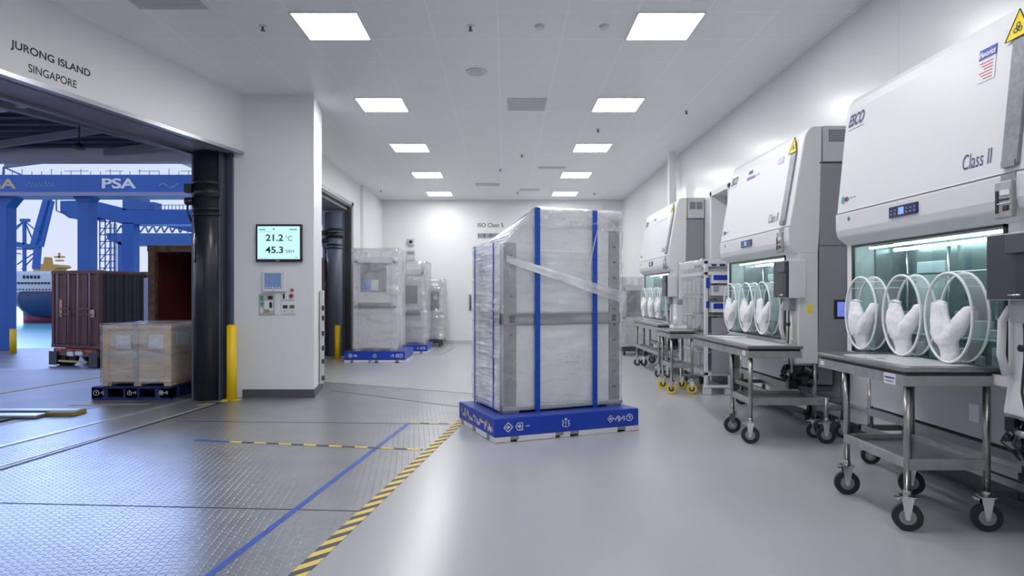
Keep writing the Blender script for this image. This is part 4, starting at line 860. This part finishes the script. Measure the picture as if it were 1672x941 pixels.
# ================================================================ STEEL TROLLEYS
def trolley(x, y, w_, L, h, legs, lab, r=.085, tm=RUBBER, sheetlab=True, name='steel_trolley', yaws=(-.42, -.3, -.2, -.5), hubm=None, cat='trolley'):
    t = empty(name, (x, y, 0), lab, cat)
    tp = MB().box(0, 0, h - .028, w_, L, h - .006).build('tabletop', STEEL, t, .004)
    MB().box(0, 0, h - .008, w_, .03, h).box(0, L - .03, h - .008, w_, L, h).box(0, .03, h - .008, .03, L - .03, h).box(w_ - .03, .03, h - .008, w_, L - .03, h).build('rim', STEEL, tp, .002)
    MB().box(.10, .12, h - .006, w_ - .08, L - .2, h - .002).build('mat', SHEET, tp)
    MB().box(.02, .02, h - .05, w_ - .02, L - .02, h - .028).build('gasket_or_gap', BLACK, t)  # black slab paints the shaded gap between top and apron
    MB().box(.008, .008, h - .115, w_ - .008, .03, h - .05).box(.008, L - .03, h - .115, w_ - .008, L - .008, h - .05).box(.008, .03, h - .115, .03, L - .03, h - .05).box(w_ - .03, .03, h - .115, w_ - .008, L - .03, h - .05).build('apron', ALU, t, .003)
    top = 2 * r + .06
    for i, (lx, ly, *lh) in enumerate(legs):
        MB().cyl((lx, ly, top - .01), (lx, ly, lh[0] if lh else h - .06), .021, n=24).cyl((lx, ly, top - .02), (lx, ly, top + .02), .024).build('leg', STEEL, t)
        caster(t, lx, ly, r, tm, yaws[i % 4], hubm)
    xa, xb = min(l[0] for l in legs), max(l[0] for l in legs); ya, yb = min(l[1] for l in legs), max(l[1] for l in legs); z = .41
    MB().box(xa, ya - .012, z - .035, xb, ya + .012, z + .035).box(xa, yb - .012, z - .03, xb, yb + .012, z + .03).box(xa - .012, ya, z - .03, xa + .012, yb, z + .03).box(xb - .012, ya, z - .03, xb + .012, yb, z + .03).build('shelf_rail', ALU, t, .003)
    MB().box(xa, ya, z - .01, xb, yb, z).build('shelf', STEEL, t)
    return t
t = trolley(2.43, 3.90, .60, 1.10, 1.008, [(.05, .06), (.53, .05), (.06, .78), (.53, .78)], 'nearest stainless steel trolley with a white label on its apron')
MB().box(-.001, .1, .89, .008, .22, .955).build('label', PAPER, t); MB().box(-.0015, .12, .905, 0, .2, .91).box(-.0015, .11, .925, 0, .21, .935).build('label_text', DINK, t); MB().box(-.001, 1.0, .915, .008, 1.05, .945).build('label', PAPER, t)
MB().cyl((.2, .55, 1.01), (.1, .62, 1.01), .005).build('rod', CHROME, t)
t = trolley(2.35, 6.22, .54, 1.85, .955, [(.05, .06), (.79, .06, .445), (.05, .56)], 'middle stainless steel trolley in front of the middle cabinet', .085)
MB().box(-.001, .06, .855, .008, .14, .905).build('label', PAPER, t); MB().cyl((.03, 1.4, .965), (.42, 1.15, .965), .009).build('rod', RIM, t)
trolley(2.66, 11.2, .26, 2.15, .935, [(.05, .1), (.2, .1), (.06, 2.0), (.2, 2.0)], 'farthest long steel trolley in front of the farthest cabinet', .07)
trolley(2.40, 9.38, .40, .70, .93, [(.05, .06), (.35, .06), (.05, .58), (.35, .58)], 'small steel trolley on yellow wheels beside the wrapped rack', .075, YRUB, hubm=DGREY)
# small equipment on the little trolley
t = empty('bench_instrument', (2.55, 9.7, .93), 'white bench instrument standing on the yellow-wheeled trolley', 'instrument')
MB().box(0, 0, .01, .2, .25, .06).box(.05, .05, .06, .15, .2, .38).build('body', WHITE, t, .008); MB().cyl((.03, .02, .06), (.03, .02, .2), .03).build('bottle', PAPER, t); MB().box(.06, .03, .38, .15, .2, .46).build('motor', ALU, t, .005)
# wall items beneath the cabinets
for y, lab in ((4.15, 'white tag on the wall under the nearest cabinet, by the trolley leg'),):
    tag(MB().box(3.06, y, .62 if y < 5 else .3, 3.07, y + .09, .74 if y < 5 else .62).build('hanging_tag', PAPER, bevel=.002), lab, 'tag')

# ================================================================ BLUE-BASED PALLETS
def blue_pallet(loc, rz, L, D, h, lab, full=True):
    t = empty('pallet', (*loc, 0), lab, 'pallet', 'blue board pallets under wrapped machines', rz)
    s = h / .235; zb = .055 * s
    MB().box(0, 0, zb, L, D, h).build('box', BLUE, t, .004)
    MB().box(.012, .012, h - .0, L - .012, D - .012, h + .003).build('top_deck', mat('pallet_top', (.02, .05, .3), .4), t)
    b = MB(); n0 = [(0, .10), (.145, .40), (.43, .50), (.56, .84), (.90, 1.)]
    for a, c in n0: b.box(a * L, -.002, .004, c * L, .03, zb)
    for a, c in ((0, .12), (.2, .5), (.6, .85), (.93, 1)): b.box(-.002, a * D, .004, .03, c * D, zb); b.box(L - .03, a * D, .004, L + .002, c * D, zb)
    b.box(0, D - .03, .004, L, D, zb).box(.03, .03, .02, L - .03, D - .03, zb).build('skirt', PWHITE, t)
    b = MB()
    for a in (.10, .40, .50, .84): b.box(a * L, -.004, zb * .45, (a + .055) * L, .02, zb)
    each(b, 'pad', GREY, t)
    if full: 
        b = MB()
        b.box(0, -.005, 0, .1, .0, .006).box(L - .1, -.005, 0, L, 0, .006).build('red_edge', RINK, t)
    pallet_emblems(t, L, zb + (h - zb) * .52, .042 * s, [(.085, 0, 1.1), (.16, 1, 1.), (.47, 2, 1.1), (.79, 0, .9), (.845, 3, .9), (.885, 3, .7), (.93, 4, .9)] if full else [(.1, 1, 1), (.18, 3, .9), (.5, 2, 1), (.8, 3, .8), (.87, 1, .8), (.93, 4, 1)])
    MB().box(.2 * L, -.002, zb + .5 * (h - zb), .225 * L, 0, zb + .54 * (h - zb)).build('dash', LINK, t)
    if full:
        b = MB(); c = MB(); y = D * .92
        while y > .06:
            hh = random.uniform(.02, .07); wd = random.uniform(.01, .03); z0 = zb + random.uniform(.03, .09); q = b if random.random() < .6 else c
            q.box(-.002, y - wd, z0, 0, y, z0 + hh); q.box(-.002, y - wd - .01, z0 + hh * .4, 0, y, z0 + hh * .55); y -= wd + random.uniform(.008, .03)
        b.build('side_lettering', LINK, t); c.build('side_lettering', YINK, t)
    return t
A = (-.096, 6.27); yaw = math.radians(22)
blue_pallet(A, yaw, 1.65, 1.12, .235, 'bright blue pallet with white symbols under the strapped machine, in the middle')
blue_pallet((-3.43, 13.75), 0, 1.30, 1.25, .24, 'blue pallet under the wrapped machine with a blue notice', False)
blue_pallet((-3.05, 16.0), 0, 1.12, 1.3, .2, 'blue pallet under the second wrapped machine by the back wall', False)

# ================================================================ THE STRAPPED MACHINE
t = empty('wrapped_machine', (A[0], A[1], .238), 'large white machine in clear stretch film with blue straps, on the bright blue pallet', 'machine', None, yaw)
u0, u1, v0, v1, zt, zs, us = .2, 1.56, .25, 1.05, 2.10, 1.75, .53   # heights above the pallet
def machine_profile(i=0.): return [(u0 + i, .06), (u1 - i, .06), (u1 - i, zt - i), (us, zt - i), (u0 + i, zs - i)]
MWH = mat('machine_white', (.88, .885, .90), .35)
us_ = us + .5 * (v1 - v0)                                     # the slope runs further back on the far side
pr = machine_profile(.004); pb_ = [(u, z) if not (abs(u - us) < 1e-6) else (us_, z) for u, z in pr]
bm = bmesh.new(); fa = [bm.verts.new((u, v0 + .004, z)) for u, z in pr]; ba = [bm.verts.new((u, v1 - .004, z)) for u, z in pb_]
bm.faces.new(fa); bm.faces.new(ba[::-1])
for i in range(5): bm.faces.new((fa[i], ba[i], ba[(i + 1) % 5], fa[(i + 1) % 5]))
q = MB(); q.b.free(); q.b = bm; q.build('body', MWH, t)
for a, c in ((u0, u0 + .125), (u1 - .125, u1)):
    each(MB().box(a - .002, v0 - .012, .06, c + .002, v0 + .02, zs if a == u0 else zt - .06), 'corner_post', ALU, t, .003)
each(MB().box(u0 - .012, v1 - .1, .06, u0 + .02, v1, zs - .02), 'corner_post', ALU, t, .003)
b = MB()
for z in (.35, .8, 1.2, 1.5, 1.62): b.cyl((u0 + .07, v0 - .016, z), (u0 + .07, v0 - .01, z), .008)
for k in range(11): z = .2 + k * .17; b.box(u1 - .08, v0 - .015, z, u1 - .05, v0 - .01, z + .02)
b.build('bolt', DGREY, t)
MB().box(u0 + .13, v0 - .006, .08, u1 - .13, v0 + .01, .90).build('lower_panel', MWH, t, .004); MB().box(u0 + .13, v0 - .004, 1.03, u1 - .13, v0 + .01, 1.68).build('upper_panel', mat('machine_panel', (.78, .79, .81), .35), t, .004)
bb = MB().box(u0 - .014, v0 - .02, .905, u1 + .012, v0, 1.02).box(u0 - .016, v0 - .01, .905, u0, v1, 1.02).build('belt', mat('belt_grey', (.28, .28, .29), .4), t, .003)
MB().box(u0 + .05, v0 - .023, .925, u0 + .11, v0 - .02, 1.0).box(u1 - .10, v0 - .023, .93, u1 - .05, v0 - .02, 1.0).build('clasp', DGREY, bb)
MB().prism([(.3, .93), (.33, .90), (.47, .9), (.5, .93), (.5, .99), (.47, 1.02), (.33, 1.02), (.3, .99)], 0, u0 - .03, u0 - .012).build('handle_recess', DGREY, t)
b = MB().box(u0 - .03, v0 - .03, .025, u1 + .03, v0 + .04, .065).box(u0 - .03, v0, .025, u0 + .04, v1 + .02, .065).box(u1 - .04, v0, .025, u1 + .03, v1 + .02, .065).box(u0, v1 - .05, .025, u1, v1 + .02, .065); b.build('base_frame', mat('frame_alu', (.58, .58, .57), .35, .4), t, .004)
b = MB()
for a in (u0 - .02, u1 - .16):
    for c in (v0 - .02, v1 - .13): b.box(a, c, 0, a + .18, c + .14, .027)
each(b, 'foot', ALU, t, .003)
b = MB()
for x, z in ((.90, .55), (.97, .555), (1.04, .55), (.90, .49), (1.04, .49)): b.box(x, v0 - .009, z, x + .02, v0 - .006, z + .012)
b.box(.92, v0 - .009, .5, 1.03, v0 - .006, .504).build('faint_mark', LGREY, t)
for uc, wd in ((.555, .06), (1.237, .058)):
    MB().box(uc - wd / 2, v0 - .045, .0, uc + wd / 2, v0 - .042, zt + .02).bar((uc, v0 - .045, zt + .02), (uc, v1 + .03, 1.95 if uc < .8 else zt + .02), wd, .003).box(uc - wd / 2, v1 + .03, 0, uc + wd / 2, v1 + .033, 1.95 if uc < .8 else zt + .02).build('strap', STRAP, t)
for vc in (.39, .97):
    MB().box(u0 - .069, vc - .014, .0, u0 - .066, vc + .014, zs + .01).build('strap', STRAP, t)
def clampz(x, y):
    e_ = us + .5 * max(0, min(y, v1) - v0)
    return zs + .018 + max(0, (x - u0)) * (zt - zs) / (e_ - u0) if x < e_ else 9
film_shell(u0 - .03, u1 + .025, v0 - .03, v1 + .025, .02, zt + .02, .022, .02, 1, clampz, parent=t, m=FILM)
# denser film on the narrow front end, and the twisted band across the side
bm = bmesh.new(); n1, n2 = 70, 150; vs = {}
for i in range(n1 + 1):
    for j in range(n2 + 1):
        v_ = v0 - .03 + (v1 - v0 + .06) * i / n1; z = .03 + (zs - .03) * j / n2
        q = Vector((v_ * 2.2 + .8 * math.sin(z * 3), z * 26, 1)); d = abs(noise.noise(q)) * .016 + noise.noise(q * .5) * .008
        vs[i, j] = bm.verts.new((u0 - .058 - max(0, d) + .0, v_, z))
for i in range(n1):
    for j in range(n2): bm.faces.new((vs[i, j], vs[i + 1, j], vs[i + 1, j + 1], vs[i, j + 1])).smooth = True
me = bpy.data.meshes.new('end_film'); bm.to_mesh(me); bm.free(); me.materials.append(FILMB); o = bpy.data.objects.new('end_film', me); C.objects.link(o); o.parent = t
def ribbon(p, q, w0, w1, m, name, sag=.0, n=30, wob=.006):
    p, q = Vector(p), Vector(q); bm = bmesh.new(); P = []
    for i in range(n + 1):
        f = i / n; c = p.lerp(q, f); c.z -= sag * 4 * f * (1 - f); w_ = w0 + (w1 - w0) * f; row = []
        for j in range(7): g = j / 6 - .5; row.append(bm.verts.new(c + Vector((0, (noise.noise(Vector((f * 3, g * 9, 2))) - .3) * wob * 2, g * w_))))
        P.append(row)
    for a, b_ in zip(P, P[1:]):
        for j in range(6): bm.faces.new((a[j], b_[j], b_[j + 1], a[j + 1])).smooth = True
    me = bpy.data.meshes.new(name); bm.to_mesh(me); bm.free(); me.materials.append(m); o = bpy.data.objects.new(name, me); C.objects.link(o); return o
FILMR = film_mat('twisted_film', .7, .3, 8, (.4, 1, 9))
o = ribbon((u0, v0 - .06, 1.58), (u1 + .03, v0 - .055, 1.18), .07, .13, FILMR, 'film_band'); o.parent = t
o = ribbon((u1 - .28, v0 - .05, 1.98), (u1 - .42, v0 - .05, 1.45), .04, .05, FILMR, 'film_fold'); o.parent = t
film_top = film_shell(u0 + .03, u1 + .01, v0 - .035, v1 + .02, zt - .19, zt + .03, .03, .02, 5, lambda x, y: clampz(x, y) + .008, parent=t, m=FILMT, name='top_film')

# ================================================================ OTHER WRAPPED EQUIPMENT
def wrapped(x, y, w_, d, z0, z1, lab, seed, win=None, notice=False, belt=None, name='wrapped_machine', casters=False):
    t = empty(name, (x, y, z0), lab, 'machine'); h = z1 - z0
    b = MB()
    for a in (0, w_ - .1):
        for c in (0, d - .1): b.box(a, c, .05, a + .1, c + .1, h)
    each(b, 'corner_post', mat('post_grey', (.70, .71, .73), .4), t, .005)
    MB().box(.03, .03, .06, w_ - .03, d - .03, h - .16).build('body', mat('wrapped_body', (.68, .69, .71), .45), t, .01)
    MB().box(.02, -.0, h - .3, w_ - .02, .05, h - .24).box(.02, 0, h * .42, w_ - .02, .06, h * .42 + .05).build('cross_rail', WHITE, t, .004)
    b = MB()
    for a in (.03, w_ / 2 - .04, w_ - .15): b.box(a, .02, 0, a + .12, d - .02, .05)
    each(b, 'foot', ALU, t)
    if win:
        f = MB().box(win[0] * w_, .015, win[1] * h, win[2] * w_, .035, win[3] * h).build('window', mat('dull_window', (.20, .21, .22), .2), t, .004)
        if notice: MB().box(win[0] * w_ + .03, .0, win[1] * h + .01, win[0] * w_ + .22, .014, win[1] * h + .28).build('blue_notice', mat('notice_blue', (.03, .26, .62), .5, noise_amt=.3, noise_scale=25), t); MB().box(win[0] * w_ + .225, 0, win[1] * h + .03, win[0] * w_ + .38, .014, win[1] * h + .26).build('white_notice', PAPER, t)
    if belt: MB().box(.12, .0, belt * h, w_ - .12, .03, belt * h + .12).build('belt', GREY, t)
    film_shell(-.025, w_ + .03, -.025, d + .025, 0.004 if not casters else .05, h + .02, .05, .035, seed, parent=t, m=FILMC, waist=[(h * .38, .03, .03)], fine=4)
    if casters:
        for a in (.08, w_ - .08):
            for c in (.08, d - .08): each(MB().cyl((a - .02, c, -z0 + .06), (a + .02, c, -z0 + .06), .06, n=18), 'wheel', RUBBER, t)
        MB().box(0, 0, -z0 + .1, w_, d, .05).build('base', DGREY, t)
    return t
wrapped(-3.26, 13.83, .94, 1.1, .243, 2.44, 'film-wrapped machine with a blue notice in its window, beside the far dock opening', 11, (.17, .58, .76, .86), True, .42)
wrapped(-2.92, 16.1, .92, 1.1, .203, 2.27, 'film-wrapped machine standing second in the row by the back wall', 12, (.3, .5, .8, .72), False, .36)
wrapped(-2.45, 17.95, .72, .8, .16, 1.88, 'smallest film-wrapped machine, last in the row at the back wall', 13, (.3, .5, .85, .8), False, None, casters=True)
wrapped(2.80, 15.4, .66, 1.0, .16, 1.86, 'film-wrapped machine on wheels beyond the farthest cabinet', 14, (.2, .5, .8, .85), False, .45, casters=True)
# wheeled rack with pouches under film
t = empty('wrapped_rack', (2.90, 9.32, 0), 'white wheeled rack of blue boxes under film, between middle and farthest cabinets', 'rack'); w_, d, h = .40, 1.33, 1.96
b = MB()
for a in (0, w_ - .05):
    for c in (0, d - .05): b.box(a, c, .12, a + .05, c + .05, h - .03)
for z in (.28, h - .22, h - .06): b.box(0, 0, z, w_, .05, z + .05); b.box(0, d - .05, z, w_, d, z + .05); b.box(0, 0, z, .05, d, z + .05); b.box(w_ - .05, 0, z, w_, d, z + .05)
b.build('frame', WHITE, t, .005)
each(MB().box(-.01, -.01, .10, w_ + .01, .07, .14).box(-.01, 0, .0, .1, .08, .10).box(w_ - .1, 0, 0, w_, .08, .10).box(0, d - .08, .08, w_, d, .14), 'outrigger', WHITE, t, .008)
each(MB().cyl((.05, d - .1, .06), (.09, d - .1, .06), .06).cyl((.3, d - .1, .06), (.34, d - .1, .06), .06), 'wheel', RUBBER, t)
b = MB()
for r_ in range(5):
    for c in range(5):
        y = .10 + c * .23; z = .38 + r_ * .27; b.box(.03, y, z, .18, y + .19, z + .22)
each(b, 'pouch', POUCH, t, .02); MB().box(.2, .06, .34, .36, d - .06, h - .25).build('inner_panel', GREY, t)
for z in (.33, .6, .87, 1.14, 1.41): MB().box(.02, .04, z, w_ - .02, d - .04, z + .012).build('shelf', LGREY, t)
for z0_, hh in ((1.62, .13), (1.44, .15), (1.2, .14)):
    b_ = MB().box(.09, -.02, z0_, w_ - .02, .1, z0_ + hh).build('bin', PWHITE, t, .004)
    MB().box(.12, -.024, z0_ + hh * .35, w_ - .05 if z0_ > 1.5 or z0_ < 1.3 else .2, -.019, z0_ + hh * .92).build('bin_label', BLUE if z0_ != 1.44 else ALU, b_)
each(MB().box(.02, -.006, 1.55, .07, 0, 1.7).box(.02, -.006, 1.26, .07, 0, 1.36), 'side_label', BLUE, t); MB().box(.1, -.01, .3, w_ - .05, .02, 1.12).build('lower_cover', mat('cover_grey', (.33, .34, .36), .3), t)
MB().box(.01, .01, h - .1, w_ - .01, d - .01, h - .02).build('top_box', PWHITE, t, .015); each(MB().box(-.003, .2, h - .1, .01, .5, h - .06).box(.1, .003, h - .09, .17, .01, h - .05).box(.22, .003, h - .09, .3, .01, h - .05), 'top_label', DINK, t)
film_shell(-.02, w_ + .02, .09, d + .02, .25, h + .02, .045, .025, 21, parent=t, m=FILMC, fine=5)
bpy.context.view_layer.update()
